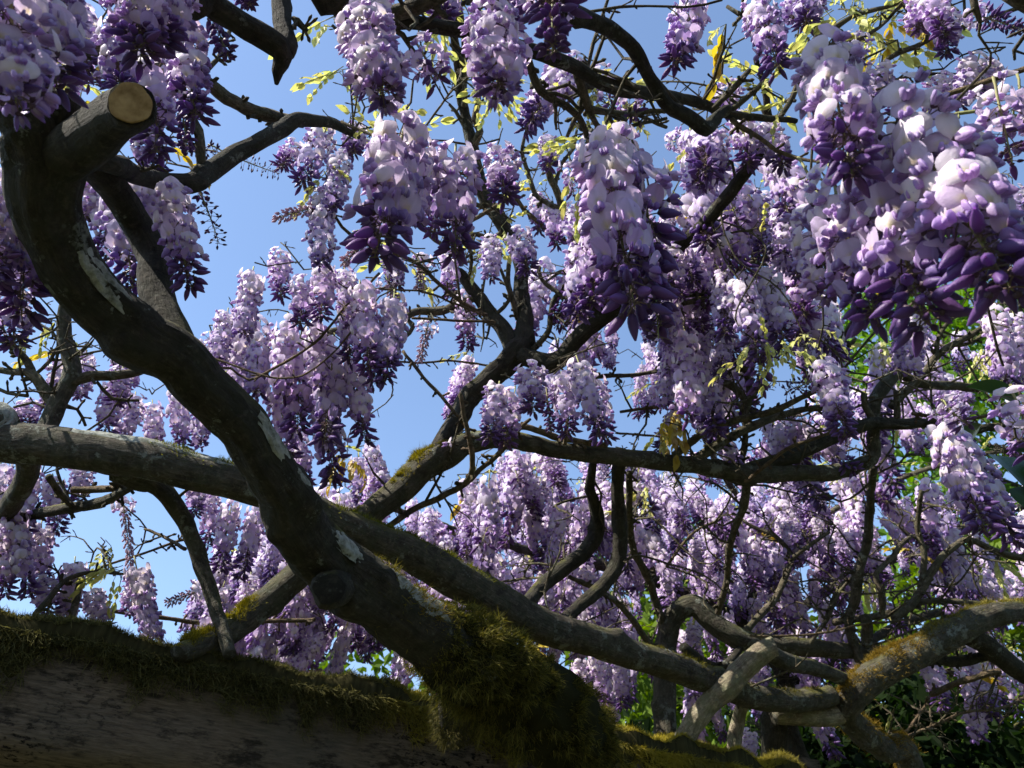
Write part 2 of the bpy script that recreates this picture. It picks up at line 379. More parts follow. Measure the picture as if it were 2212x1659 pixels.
def floret(stage, seed, lod):
    """y = outwards from the stalk, z = up; origin at the calyx. stages: 0 old pale, 1 fresh, 2 opening, 3 fat bud, 4 small bud, 5 tiny bud, 6 dry pinkish bud"""
    r = random.Random(seed); hi = lod == 0; ps = []
    Lp = (.017, .016, .016, .014, .010, .011, .010)[stage] * r.uniform(.8, 1.2)
    ps.append(pedicel(Lp + .003, GRN * .9 + BUD * .6, .0006 if hi else .0007))
    cal = BUD * .8 + GRN * .35
    if stage <= 2:
        o = (1, 1, .45)[stage]
        base = (WHITE, PALE, LILAC)[stage]; edge = (PALE * .6 + WHITE * .4, LILAC * .45 + PALE * .55, LILAC * .8 + DEEP * .25)[stage]
        w_ = r.uniform(.0104, .0130) * (1, 1, .8)[stage]; h_ = r.uniform(.0195, .0240) * (1, 1, .9)[stage]
        ps.append(banner(r, w_, h_, o if stage < 2 else -.35, 8 if hi else 4, 9 if hi else 5, base, edge))
        k1 = (PALE, LILAC, DEEP * .5 + LILAC * .5)[stage]; k2 = (DEEP * .35 + LILAC * .65, DEEP * .6 + LILAC * .4, DEEP)[stage]
        pt = r.uniform(-1.15, -.6)
        if hi:
            for s in (-1, 1): ps.append(pod(r.uniform(.011, .014), .0046, .0018, .12, 5, 6, k1, k2, .001, .0005, s * .0022, -s * r.uniform(.02, .28), pt))
            ps.append(pod(.010, .0036, .0022, .22, 4, 5, PALE, k2, .001, -.001, 0, 0, pt - .1))
        else: ps.append(pod(.0120, .0048, .0036, .12, 4, 5, k1, k2, .001, 0, 0, 0, pt))
        ps.append(pod(.0055, .0030, .0030, 0, 3, 5, cal, cal, -.003, -.0005))
    elif stage == 3:
        ps.append(pod(r.uniform(.017, .022), .0044, .0037, r.uniform(.05, .25), 6 if hi else 4, 7 if hi else 5, BUD, DEEP * .75 + BUD * .25, 0, 0, 0, 0, r.uniform(-.7, -.2)))
        ps.append(pod(.0055, .0030, .0030, 0, 3, 5, cal * .8, cal * .8, -.003, 0))
    elif stage == 4:
        ps.append(pod(r.uniform(.011, .015), .0040, .0036, r.uniform(0, .2), 5 if hi else 3, 6 if hi else 5, BUD * .8, DEEP * .4 + BUD * .6, 0, 0, 0, 0, r.uniform(-.8, -.3)))
    elif stage == 5:
        ps.append(pod(r.uniform(.006, .0085), .0024, .0022, 0, 4, 5, BUD * .7, BUD * .9, 0, 0, 0, 0, r.uniform(-.6, .1)))
    else:
        ps.append(pod(r.uniform(.011, .015), .0030, .0026, -.1, 4, 5, PINKB * .8, PINKB * .5 + PALE * .5, 0, 0, 0, 0, r.uniform(-.9, -.5)))
    return join(ps), Lp
FL = {lod: {st: [floret(st, st * 31 + k * 7 + 3, lod) for k in range(4)] for st in range(7)} for lod in (0, 1)}
FLM = {st: [mesh('floret', *FL[0][st][k][0][:2], M_PETAL, col=FL[0][st][k][0][2]) for k in range(4)] for st in range(7)}

def layout(kind, seed, L=.22):
    "where each floret sits on a raceme hanging along -z from the origin"
    r = random.Random(seed); out = []
    n = {'m': 84, 'o': 82, 'b': 66, 'k': 46, 'g': 80, 's': 26}[kind]
    op = {'m': .70, 'o': .95, 'b': .16, 'k': -1, 'g': .12, 's': .7}[kind] + r.uniform(-.06, .06)
    for i in range(n):
        t = (i + r.random()) / n; t = t ** (.95)
        phi = i * 2.39996 + r.uniform(-.35, .35)
        if kind == 'k': st = 5 if t > .25 else 4
        elif kind == 'g': st = 6 if t > op else 0
        elif t < op * .45: st = 0 if r.random() < .75 else 1
        elif t < op: st = 1 if r.random() < .8 else 0
        elif t < op + .10: st = 2 if r.random() < .6 else 3
        elif t < op + .28: st = 3
        elif t < .93: st = 4
        else: st = 5
        k = r.randrange(4); Lp = FL[0][st][k][1]
        z = -L * (.02 + .98 * t)
        bow = .012 * math.sin(seed) * t * t
        ra = {0: 1.5, 1: 1.35, 2: 1.1, 3: .95, 4: .9, 5: 1.3 if kind == 'k' else .6, 6: .95}[st] * (1 - .25 * max(0, t - .7) / .3) * r.uniform(.8, 1.2)
        tilt = {0: r.uniform(-.5, .15), 1: r.uniform(-.6, .05), 2: r.uniform(-.5, .1), 3: r.uniform(-.6, 0), 4: r.uniform(-.8, -.1), 5: r.uniform(-.6, .2), 6: r.uniform(-.7, -.2)}[st]
        dist = Lp * ra
        M = Matrix.Translation((bow, 0, z)) @ Matrix.Rotation(phi, 4, 'Z') @ Matrix.Rotation(tilt, 4, 'X') @ Matrix.Translation((0, dist, 0)) @ Matrix.Rotation(r.uniform(-.3, .3), 4, 'Y') @ Matrix.Rotation(r.uniform(-.25, .25), 4, 'Z') @ Matrix.Scale(r.uniform(1.0, 1.28), 4)
        out.append((st, k, M))
    return out
def rachis_mesh(seed, L=.22):
    pts = [Vector((0, 0, .035)), Vector((.002, 0, .01))] + [Vector((.012 * math.sin(seed) * t * t, 0, -L * t)) for t in (.1, .3, .5, .7, .85, 1)]
    V, F, B, *_ = tube(pts, [.0019, .0019, .0018, .0016, .0014, .0012, .0009, .0005], 5, .02, .0, 0)
    return mesh('flower_raceme', V, F, M_STALK)
VAR = {}
for kind, cnt in (('m', 5), ('o', 4), ('b', 3), ('k', 2), ('g', 2), ('s', 2)):
    VAR[kind] = []
    for q in range(cnt):
        sd_ = ord(kind) * 10 + q; lay = layout(kind, sd_); Vs = []; Fs = []; Cs = []; o = 0
        for st, k, M in lay:
            v, f, c = FL[1][st][k][0]; v = np.asarray(v); Mn = np.array(M)
            Vs.append(v @ Mn[:3, :3].T + Mn[:3, 3]); Fs += [tuple(i + o for i in qd) for qd in f]; Cs += c; o += len(v)
        VAR[kind].append((rachis_mesh(sd_), mesh('florets', np.concatenate(Vs), Fs, M_PETAL, col=np.asarray(Cs)), lay))
RAC = []        # racemes waiting for a twig: (top, axis, length, kind, near, girth)
def raceme_px(xt, yt, xb, yb, d, kind='m', near=False, girth=1.0):
    A = P(xt, yt, d); ray = (P(xb, yb, 1) - CAM)
    h = Vector((ray.x, ray.y, 0)); a = Vector((A.x, A.y, 0)) - Vector((CAM.x, CAM.y, 0))
    t = a.dot(h) / h.dot(h); B = CAM + ray * t
    if (B - A).length > .42 or B.z > A.z: B = P(xb, yb, d - .05)
    RAC.append((A, (B - A).normalized(), (B - A).length, kind, near, girth))
def place_raceme(vine, A, ax, L, kind, near, girth):
    rm, fm, lay = random.choice(VAR[kind])
    q = Vector((0, 0, -1)).rotation_difference(ax) @ Quaternion((0, 0, 1), random.random() * 6.28)
    g = min(1.15, max(.72, L / .22)) * girth
    s = Vector((g, g, L / .22))
    r = bpy.data.objects.new('flower_raceme', rm); COL.objects.link(r); r.parent = vine
    r.location = A - vine.location; r.rotation_mode = 'QUATERNION'; r.rotation_quaternion = q; r.scale = s
    if near:
        sz = Matrix.Diagonal((1, 1, 1, 1))
        for st, k, M in lay:
            f = bpy.data.objects.new('floret' if st < 3 else 'bud', FLM[st][k]); COL.objects.link(f); f.parent = r
            l_, ro, sc = M.decompose(); f.location = l_; f.rotation_mode = 'QUATERNION'; f.rotation_quaternion = ro
            f.scale = (sc.x, sc.y, sc.z)
    else:
        f = bpy.data.objects.new('florets', fm); COL.objects.link(f); f.parent = r; f['kind'] = 'stuff'
    return r

# ------------------------------------------------------------------ leaves
def leaflet_mesh(name, L, W, mat, droop=.3, seed=0):
    r = random.Random(seed); V = []; F = []
    for i in range(6):
        t = i / 5; w_ = W * math.sin(math.pi * min(1, .06 + .94 * t ** .85)) ** .9 if i < 5 else .0002
        z = -droop * L * t * t
        for u in (-1, 0, 1): V.append((u * w_, L * t, z + abs(u) * w_ * .35 + .04 * L * math.sin(t * 7 + u + seed)))
        if i:
            o = (i - 1) * 3
            for k in (0, 1): F.append((o + k, o + k + 1, o + k + 4, o + k + 3))
    return mesh(name, V, F, mat)
LEAFLET = {'y': [leaflet_mesh('leaflet', random.uniform(.026, .04), random.uniform(.006, .0092), M_LEAF_Y, random.uniform(.1, .7), k) for k in range(4)],
           'g': [leaflet_mesh('leaflet', random.uniform(.035, .048), random.uniform(.008, .0115), M_LEAF_G, random.uniform(.2, .7), k) for k in range(4)]}
def leaf_rachis(L, bend, seed):
    pts = [Vector((0, L * t, L * (bend * t - (bend + .5) * t * t))) for t in (0, .25, .5, .75, 1)]
    V, F, B, Q, *_ = tube(pts, [.0012, .001, .0009, .0007, .0005], 4, .02, 0, 0)
    return mesh('leaf', V, F, M_STALK), pts
LEAFR = [leaf_rachis(random.uniform(.08, .13), random.uniform(-.2, .6), k) for k in range(5)]
def leaf(vine, A, direction, kind='y', scale=1.0):
    me, pts = random.choice(LEAFR)
    o = bpy.data.objects.new('leaf', me); COL.objects.link(o); o.parent = vine; o.location = A - vine.location
    o.rotation_mode = 'QUATERNION'; o.rotation_quaternion = Vector(direction).normalized().to_track_quat('Y', 'Z'); o.scale = (scale,) * 3
    npair = random.choice((4, 5)); fold = random.uniform(.3, 1.0)
    for i in range(npair):
        t = .28 + .68 * i / (npair - 1); f = t * 4; k = min(3, int(f)); p = pts[k].lerp(pts[k + 1], f - k)
        for s in (-1, 1):
            l = bpy.data.objects.new('leaflet', random.choice(LEAFLET[kind])); COL.objects.link(l); l.parent = o; l.location = p
            l.rotation_euler = (random.uniform(-.9, -.1), s * random.uniform(.1, .8), -s * random.uniform(.6, 1.1) * fold); l.scale = (random.uniform(.6, 1.05) * (1 - .25 * abs(t - .6)),) * 3
    l = bpy.data.objects.new('leaflet', random.choice(LEAFLET[kind])); COL.objects.link(l); l.parent = o; l.location = pts[-1]; l.rotation_euler = (-.6, random.uniform(-.3, .3), 0)
    return o
# ------------------------------------------------------------------ pergola: beam, posts
BN = Vector((-.515, .857, 0)); BD = Vector((.857, .515, 0)); BF = 1.36
def bpt(s, n_, z): q = BN * (BF + n_) + BD * s; return Vector((q.x, q.y, z))
ZB, ZT = 1.918, 2.095
beam = thing('pergola_beam', bpt(-1.3, .065, ZB), 'weathered brown timber beam with shaggy moss along its top edge', 'beam')
def timber(s0, s1, z0, z1, n0, n1, ns=120):
    V = []; F = []; prof = []
    nz = 9; nn = 5
    for i in range(nz): prof.append((0, i / (nz - 1)))
    for i in range(1, nn): prof.append((i / (nn - 1), 1))
    for i in range(nz - 2, -1, -1): prof.append((1, i / (nz - 1)))
    for i in range(nn - 2, 0, -1): prof.append((i / (nn - 1), 0))
    m_ = len(prof)
    for i in range(ns + 1):
        s = s0 + (s1 - s0) * i / ns
        for a, b in prof:
            k = Vector((s * 3.5, a * 2, b * 5)); e = .0035 * noise.noise(k * 2.2) + .0045 * noise.noise(k)
            aa = n0 + (n1 - n0) * a; zz = z0 + (z1 - z0) * b
            rnd = .010 if (a in (0, 1) and b in (0, 1)) else 0
            aa += (rnd if a == 0 else -rnd if a == 1 else 0) + (e if a == 0 else 0); zz += (rnd if b == 0 else -rnd - abs(e) * 2 if b == 1 else 0)
            V.append(Vector((s, aa, zz)))
        if i:
            o = (i - 1) * m_
            for k in range(m_): F.append((o + k, o + (k + 1) % m_, o + m_ + (k + 1) % m_, o + m_ + k))
    F.append(tuple(range(m_ - 1, -1, -1))); F.append(tuple(ns * m_ + k for k in range(m_)))
    return V, F
V, F = timber(0, 3.06, 0, ZT - ZB, -.065, .065)
tm = link('timber', mesh('timber', V, F, M_WOOD), beam); tm.rotation_euler = (0, 0, math.atan2(BD.y, BD.x))
# moss cushion and strands on the beam
V = []; F = []; ns, na = 520, 30
def cush(s, a):
    h = .010 + (.026 + .03 * (s > .55)) * max(0, noise.noise(Vector((s * 7, a * 1.2, 3))) + .25) + .009 * noise.noise(Vector((s * 24, a * 4, 1))) + .004 * noise.noise(Vector((s * 60, a * 16, 4)))
    return max(.001, h) * (1 if s < 1.62 else max(.1, (1.72 - s) * 10)) * (1 - .9 * max(0, a - .6) / .4)
def hang(s): return .06 * max(.15, .55 + 1.0 * noise.noise(Vector((s * 8, 9, 2))) + .7 * noise.noise(Vector((s * 30, 4, 2))))
def cpt(s, a):
    h = cush(s, a)
    if a < 0: return bpt(s, -.003 - h * .5 * (1 + a / .35), ZT - .010 + a / .35 * hang(s))
    return bpt(s, -.003 + .134 * a - h * .5 * max(0, 1 - a * 5), ZT - .010 * max(0, 1 - a * 8) + h)
for i in range(ns + 1):
    s = -.6 + 2.3 * i / ns
    for k in range(na + 1): V.append(cpt(s, -.35 + 1.35 * k / na))
    if i:
        o = (i - 1) * (na + 1)
        for k in range(na): F.append((o + k, o + k + 1, o + na + 2 + k, o + na + 1 + k))
Cc = [np.array((.05, .044, .018)) * (.6 + .8 * random.random()) for v in V]
tag(part('moss', V, F, M_MOSS, beam, col=Cc), kind='stuff')
roots = []; nor = []; ln = []
for _ in range(90000):
    s = random.uniform(-.4, 1.69); a = random.uniform(-.42, .75)
    dens = noise.noise(Vector((s * 14, a * 3, 7))) + .6 * noise.noise(Vector((s * 50, a * 9, 2))) + (.7 if a > -.05 else .35)
    if dens < random.uniform(-.25, .3): continue
    if a < 0:
        q = cpt(s, max(a, -.35)); q.z -= max(0, -.35 - a) * .3
        roots.append(q - BN * .001); nor.append(tuple(-BN * .7 + Vector((0, 0, -.45)) + BD * random.uniform(-.4, .6))); ln.append(random.uniform(.006, .022))
    else: roots.append(cpt(s, a)); nor.append(tuple(Vector((0, 0, .9)) - BN * .4 + BD * random.uniform(-.3, .3))); ln.append(random.uniform(.006, .017))
for _ in range(30000):
    s = random.uniform(-.1, 1.69); a = random.uniform(-.12, .5); roots.append(cpt(s, a)); nor.append(tuple(Vector((0, 0, .8 if a > 0 else .1)) - BN * .6 + BD * random.uniform(-.4, .4))); ln.append(random.uniform(.005, .014))
V, F, C = blades([tuple(r) for r in roots], nor, ln, .0005, .45, (.036, .035, .016), (.145, .125, .05), 5)
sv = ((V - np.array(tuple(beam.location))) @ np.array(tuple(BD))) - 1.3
gold_sunlit = np.clip((sv - .50) / .2, 0, 1)[:, None] * (.4 + .6 * np.clip(np.sin(sv * 23) + .6, 0, 1))[:, None]
C = C * (1 - gold_sunlit) + np.array((.40, .30, .055)) * (.45 + C[:, 1:2] * 4.5) * gold_sunlit  # gold is partly the moss's own tone, partly sunlight put into the colour
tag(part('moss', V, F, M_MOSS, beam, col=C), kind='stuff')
for s, top, lab in ((-1.12, ZB, 'square timber post under the near end of the mossy beam'), (1.70, 2.165, 'square brown timber post standing at the far end of the mossy beam')):
    b = bpt(s, .07 if s > 0 else .0, 0); po = thing('pergola_post', b, lab, 'post')
    V, F = timber(0, top, -.06, .06, -.055 if s < 0 else -.0, .055 if s < 0 else .11, 60)
    V = [Vector((v.z, v.y, v.x)) for v in V]; F = [tuple(reversed(f)) for f in F]
    t_ = link('timber', mesh('timber', V, F, M_WOOD), po); t_.rotation_euler = (0, 0, math.atan2(BD.y, BD.x))
    if s > 0: t_.location = -BN * .0

# ------------------------------------------------------------------ the vines
VA = thing('wisteria_vine', P(1240, 1600, 1.42), 'dark gnarled wisteria stem with a pale sawn stub and a thick moss-coated foot', 'vine')
VB = thing('wisteria_vine', (-1.9, 1.0, 0), 'grey lichen-spotted wisteria trunk running straight behind the dark gnarled stem', 'vine')
VC = thing('wisteria_vine', P(420, 1400, 1.32), 'wisteria that climbs from the beam, forks like a hand and carries the big pale racemes', 'vine')
VE = thing('wisteria_vine', (.95, 2.55, 0), 'mossy looping old wisteria with a pruned stump by the far post', 'vine')
VF = thing('wisteria_vine', (.9, -.9, 0), 'overhead wisteria limbs with a broken hooked end against the blue sky', 'vine')
VG = thing('wisteria_vine', (1.2, 3.6, 0), 'wisteria behind the looping stems, thick with small massed lilac racemes', 'vine')

# --- A: the near stem
a_o, a_Q, a_R, a_f = limb(VA, [(1290, 1635, 90, 1.47), (1190, 1550, 135, 1.37), (1060, 1455, 140, 1.29), (930, 1370, 135, 1.21), (800, 1290, 128, 1.15), (700, 1205, 122, 1.1), (630, 1110, 116, 1.05), (582, 1015, 108, 1.0), (520, 930, 108, .97),
    (440, 850, 110, .94), (370, 780, 114, .92), (280, 710, 116, .9), (190, 620, 120, .88), (130, 530, 124, .86), (105, 440, 138, .84), (95, 360, 150, .82), (70, 280, 140, .8), (20, 215, 110, .79), (-60, 150, 90, .78)], name='stem', wob=.006, amp=.15, knots=9)
limb(VA, [(110, 330, 110, .82), (132, 250, 84, .80), (138, 200, 62, .79)], cut=True, name='stub', nodes=False)
s_o, s_Q, s_R, s_f = limb(VA, [(120, 350, 120, .82), (200, 300, 112, .78), (262, 250, 100, .73), (283, 224, 96, .70)], cut=True, name='stub', nodes=False, amp=.08, knots=0)
# the sawn face of the stub
c0 = s_Q[-1]; t_, u_, b_ = s_f[-1]; r0 = s_R[-1] * .9
V = [c0 + t_ * .0032] + [c0 + t_ * .0028 + (u_ * math.cos(a) + b_ * math.sin(a)) * r0 * (1 + .05 * math.sin(3 * a) + .03 * math.sin(7 * a + 1)) for a in [i * math.pi / 16 for i in range(32)]] + [c0 - t_ * .003 + (u_ * math.cos(a) + b_ * math.sin(a)) * r0 * 1.02 for a in [i * math.pi / 16 for i in range(32)]]
F = [(0, 1 + i, 1 + (i + 1) % 32) for i in range(32)] + [(1 + i, 33 + i, 33 + (i + 1) % 32, 1 + (i + 1) % 32) for i in range(32)]
part('sawn_face', V, F, M_CUT, VA, smooth=False)['label'] = 'pale tan sawn face of the pruned stub'
limb(VA, [(385, 775, 90, .93), (352, 680, 76, .98), (333, 600, 70, 1.02), (325, 545, 66, 1.05), (290, 480, 62, 1.05), (240, 405, 66, 1.0), (185, 340, 66, .93), (130, 300, 60, .84)])
limb(VA, [(190, 340, 50, .9), (250, 357, 45, .95), (300, 380, 42, 1.05), (370, 395, 42, 1.12), (425, 395, 46, 1.15), (480, 355, 40, 1.2), (560, 305, 36, 1.25), (610, 280, 36, 1.3), (640, 262, 34, 1.32), (700, 265, 25, 1.38), (735, 274, 18, 1.42), (775, 295, 12, 1.46)])
limb(VA, [(655, 264, 26, 1.34), (560, 245, 28, 1.3), (490, 215, 28, 1.25), (430, 170, 28, 1.2), (330, 135, 30, 1.12), (200, 105, 32, 1.02), (120, 70, 34, .95), (30, 35, 36, .9), (-80, -10, 36, .85)])
limb(VA, [(437, 375, 22, 1.17), (430, 300, 22, 1.17), (415, 250, 18, 1.18), (395, 200, 15, 1.19), (378, 165, 11, 1.2)])
limb(VA, [(425, 170, 14, 1.2), (470, 130, 10, 1.22), (500, 60, 9, 1.25)])
for t0, t1, n, sp, cu in ((.0, .36, 36000, 1.5, .026), (.34, .47, 2500, .8, .004)):
    moss_tube(VA, a_Q, a_R, a_f, t0, t1, n, (.007, .021), sp, .35, cushion=cu, wid=.00055, thin=-.42, cA=(.045, .05, .013), cB=(.21, .18, .045))
moss_tube(VA, a_Q, a_R, a_f, .36, .40, 500, (.006, .016), .5, .1, up=Vector((.9, 0, .5)), cA=(.12, .11, .02), cB=(.35, .25, .04))
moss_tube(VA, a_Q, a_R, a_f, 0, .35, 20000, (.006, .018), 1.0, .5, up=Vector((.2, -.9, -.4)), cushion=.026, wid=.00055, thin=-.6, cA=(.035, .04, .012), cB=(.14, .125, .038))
# moss cushion under the blades
cu = [(q, r) for q, r in zip(a_Q[:int(len(a_Q) * .34)], a_R[:int(len(a_Q) * .34)])][::4]
V, F, B, *_ = tube([q for q, r in cu], [r + .016 * min(1, (len(cu) - i) / 9) * (.35 + .65 * min(1, i / 6)) for i, (q, r) in enumerate(cu)], 30, .007, .34, 0, 3.3)
tag(part('moss', V, F, M_MOSS, VA, col=[(.028, .028, .011)] * len(V)), kind='stuff')
limb(VA, [(1000, 1470, 90, 1.34), (985, 1530, 80, 1.37), (985, 1570, 60, 1.41)], name='burl', nodes=False, amp=.1, mat=M_BARK_DARK)
kq, kr = [P(1000, 1480, 1.33), P(985, 1530, 1.355), P(985, 1580, 1.40)], [.03, .043, .03]
Qk, Rk = catmull(kq, kr, .01); moss_tube(VA, Qk, Rk, frames(Qk), 0, 1, 3800, (.008, .019), 3.0, .4, thin=-.6, cA=(.035, .042, .014), cB=(.13, .12, .045))

def lichen(vine, Q, RR, fr, t, half, dr, ang, seed):
    half *= 1.25; ang *= 1.3; i0 = int((t - half) * (len(Q) - 1)); i1 = int((t + half) * (len(Q) - 1)); V = []; F = []; m_ = 14; n_ = 0; dr = Vector(dr)
    for i in range(i0, i1 + 1):
        tt, u, bb = fr[i]; e = (dr - tt * dr.dot(tt)).normalized(); sd_ = tt.cross(e); f = (i - i0) / max(1, i1 - i0)
        for k in range(m_ + 1):
            a = (-1 + 2 * k / m_) * ang; edge = 1 - ((2 * f - 1) ** 2 + (a / ang) ** 2)
            off = 1.0 + .10 * edge + .10 * noise.noise(Vector((f * 5, a * 5, seed))) + .09 * noise.noise(Vector((f * 16, a * 15, seed))) - .02; off = min(off, 1.085)
            V.append(Q[i] + (e * math.cos(a) + sd_ * math.sin(a)) * RR[i] * off)
        if i > i0:
            o = n_ - m_ - 1
            for k in range(m_): F.append((o + k, o + k + 1, o + m_ + 2 + k, o + m_ + 1 + k))
        n_ += m_ + 1
    part('lichen', V, F, M_LICHEN, vine)['label'] = 'pale grey-green lichen crust'
for t, hf, dr, ang in ((.385, .022, (.5, -.6, .6), .55), (.43, .03, (.9, -.2, .4), .42), (.505, .022, (.9, -.25, .3), .4), (.60, .018, (.5, -.7, .3), .35), (.655, .02, (.7, -.5, .3), .4), (.83, .03, (.8, -.5, 0), .4)): lichen(VA, a_Q, a_R, a_f, t, hf, dr, ang, t * 99)
limb(VA, [(735, 1262, 84, 1.12), (716, 1270, 80, 1.06), (712, 1271, 66, 1.035)], cut=True, name='knot', nodes=False, amp=.2)
# --- B: the grey trunk
b_o, b_Q, b_R, b_f = limb(VB, [(1800, 1500, 44, 1.95), (1775, 1508, 46, 1.93), (1708, 1514, 46, 1.88), (1641, 1509, 50, 1.84), (1560, 1482, 56, 1.8), (1475, 1447, 60, 1.75), (1370, 1413, 62, 1.7), (1270, 1381, 68, 1.66), (1170, 1352, 76, 1.62), (1070, 1303, 84, 1.58), (970, 1243, 80, 1.54),
    (904, 1204, 76, 1.51), (820, 1168, 70, 1.48), (740, 1133, 70, 1.45), (650, 1092, 72, 1.42), (533, 1052, 74, 1.39), (467, 1033, 78, 1.37), (333, 998, 86, 1.35), (190, 976, 86, 1.34), (90, 962, 90, 1.34), (0, 954, 92, 1.34), (-120, 945, 95, 1.34)],
    M_BARK_GREY, name='trunk', wob=.003, amp=.09, knots=6, extra=[(-1.55, 1.25, 2.05, .04), (-1.8, 1.1, 1.7, .043), (-1.88, 1.02, 1.0, .045), (-1.9, 1.0, -.05, .05)])
moss_tube(VB, b_Q, b_R, b_f, .19, .34, 8000, (.006, .016), .55, .1)
moss_tube(VB, b_Q, b_R, b_f, .395, .42, 1200, (.006, .018), .5, .1)
moss_tube(VB, b_Q, b_R, b_f, .72, .745, 2200, (.006, .016), .8, .2, cA=(.02, .022, .01), cB=(.06, .06, .025))
moss_tube(VB, b_Q, b_R, b_f, .0, .12, 2200, (.006, .014), .7, .1)
for t, hf, dr, ang in ((.33, .02, (-.2, -.6, .8), .5), (.395, .012, (0, -.6, .8), .4), (.60, .02, (-.2, -.6, .8), .45), (.655, .014, (0, -.5, .8), .5), (.695, .016, (0, -.7, .7), .5), (.765, .03, (0, -.6, .8), .45)): lichen(VB, b_Q, b_R, b_f, t, hf, dr, ang, t * 77)
limb(VB, [(250, 1010, 60, 1.38), (300, 1035, 56, 1.40), (345, 1055, 42, 1.41), (400, 1130, 35, 1.41), (440, 1230, 32, 1.39), (470, 1320, 29, 1.36), (497, 1415, 28, 1.30)], M_BARK_GREY)
limb(VB, [(95, 960, 44, 1.38), (110, 910, 40, 1.41), (128, 865, 38, 1.43), (155, 805, 38, 1.45), (152, 765, 31, 1.46), (141, 710, 29, 1.47), (144, 672, 28, 1.48), (165, 600, 24, 1.5), (190, 520, 20, 1.52)], M_BARK_GREY)
limb(VB, [(152, 830, 24, 1.44), (195, 815, 23, 1.46), (250, 811, 21, 1.48), (300, 803, 21, 1.5), (360, 770, 18, 1.53), (420, 740, 14, 1.56)])
limb(VB, [(120, 880, 24, 1.43), (95, 845, 26, 1.44), (65, 805, 20, 1.45), (20, 800, 14, 1.47), (-40, 790, 14, 1.5)])
limb(VB, [(72, 815, 18, 1.45), (50, 770, 14, 1.46), (22, 745, 12, 1.47), (-30, 720, 11, 1.5)])
limb(VB, [(60, 985, 50, 1.38), (62, 1020, 46, 1.42), (40, 1065, 44, 1.47), (5, 1110, 42, 1.52), (-50, 1160, 40, 1.58)], M_BARK_GREY)
limb(VB, [(-20, 1135, 24, 1.58), (60, 1115, 24, 1.56), (150, 1098, 24, 1.52), (230, 1080, 23, 1.48), (285, 1050, 18, 1.42)], M_BARK_GREY)
limb(VB, [(105, 1030, 16, 1.45), (130, 1070, 15, 1.48), (160, 1100, 12, 1.52)])
limb(VB, [(155, 1058, 15, 1.5), (210, 1056, 16, 1.5), (270, 1053, 15, 1.46)], M_BARK_CANE)
for pts in ([(108, 855, 9, 1.45), (120, 800, 8, 1.46), (128, 735, 7, 1.47), (95, 705, 6, 1.48), (70, 690, 4, 1.49)], [(75, 810, 8, 1.45), (110, 780, 8, 1.46), (128, 745, 7, 1.47)], [(210, 825, 8, 1.47), (240, 862, 8, 1.48), (300, 865, 6, 1.5)],
            [(140, 878, 9, 1.44), (165, 885, 8, 1.46), (185, 920, 6, 1.47)], [(165, 775, 6, 1.48), (195, 745, 6, 1.49), (205, 730, 4, 1.5), (222, 742, 4, 1.5)], [(30, 770, 8, 1.47), (0, 700, 8, 1.47), (-20, 640, 7, 1.47)],
            [(60, 855, 8, 1.46), (20, 850, 8, 1.47), (-20, 830, 8, 1.48)], [(120, 890, 7, 1.45), (70, 870, 6, 1.46), (30, 880, 6, 1.47)]): limb(VB, pts)
for pts in ([(80, 1283, 11, 1.75), (190, 1312, 11, 1.8), (280, 1325, 10, 1.84), (380, 1338, 10, 1.9), (460, 1345, 10, 1.95), (680, 1338, 10, 2.0)], [(200, 1235, 6, 1.7), (260, 1212, 6, 1.72), (330, 1188, 6, 1.74), (400, 1165, 7, 1.75)],
            [(312, 1143, 6, 1.6), (350, 1160, 7, 1.58), (400, 1186, 9, 1.5)]): limb(VB, pts, M_BARK_CANE, name='cane')
limb(VB, [(150, 1345, 16, 1.5), (168, 1290, 14, 1.55), (172, 1250, 13, 1.58), (168, 1215, 10, 1.6)])
limb(VB, [(75, 1330, 12, 1.45), (110, 1290, 12, 1.5), (150, 1250, 11, 1.55), (210, 1235, 9, 1.6), (270, 1240, 6, 1.65)])

# --- C: climbs from the beam, forks in the middle
c_o, c_Q, c_R, c_f = limb(VC, [(385, 1415, 44, 1.27), (440, 1395, 54, 1.32), (520, 1345, 60, 1.4), (600, 1282, 60, 1.47), (660, 1232, 58, 1.52), (740, 1165, 56, 1.58), (800, 1112, 56, 1.62), (860, 1060, 60, 1.65), (915, 1010, 62, 1.68), (972, 978, 58, 1.7), (1020, 956, 48, 1.72), (1075, 951, 38, 1.74), (1137, 957, 37, 1.76), (1204, 970, 36, 1.78),
    (1270, 980, 35, 1.8), (1337, 986, 37, 1.82), (1404, 996, 37, 1.84), (1474, 1003, 38, 1.86), (1540, 1010, 38, 1.88), (1614, 1023, 48, 1.9), (1708, 1021, 36, 1.93), (1774, 1023, 36, 1.95), (1841, 1010, 34, 1.97), (1884, 986, 29, 1.98), (1888, 936, 27, 1.99), (1891, 870, 28, 2.0), (1914, 830, 28, 2.02), (1941, 807, 24, 2.04), (1974, 828, 20, 2.06), (2041, 833, 20, 2.1), (2130, 835, 19, 2.15), (2260, 830, 18, 2.2)],
    M_BARK_GREY, name='trunk', wob=.004, amp=.13, knots=10)
for t0, t1, n in ((.0, .075, 6000), (.155, .185, 1800), (.21, .275, 6500)): moss_tube(VC, c_Q, c_R, c_f, t0, t1, n, (.006, .018), .6, .15, up=Vector((-.5, 0, .8)), cA=(.09, .085, .02), cB=(.30, .24, .04))
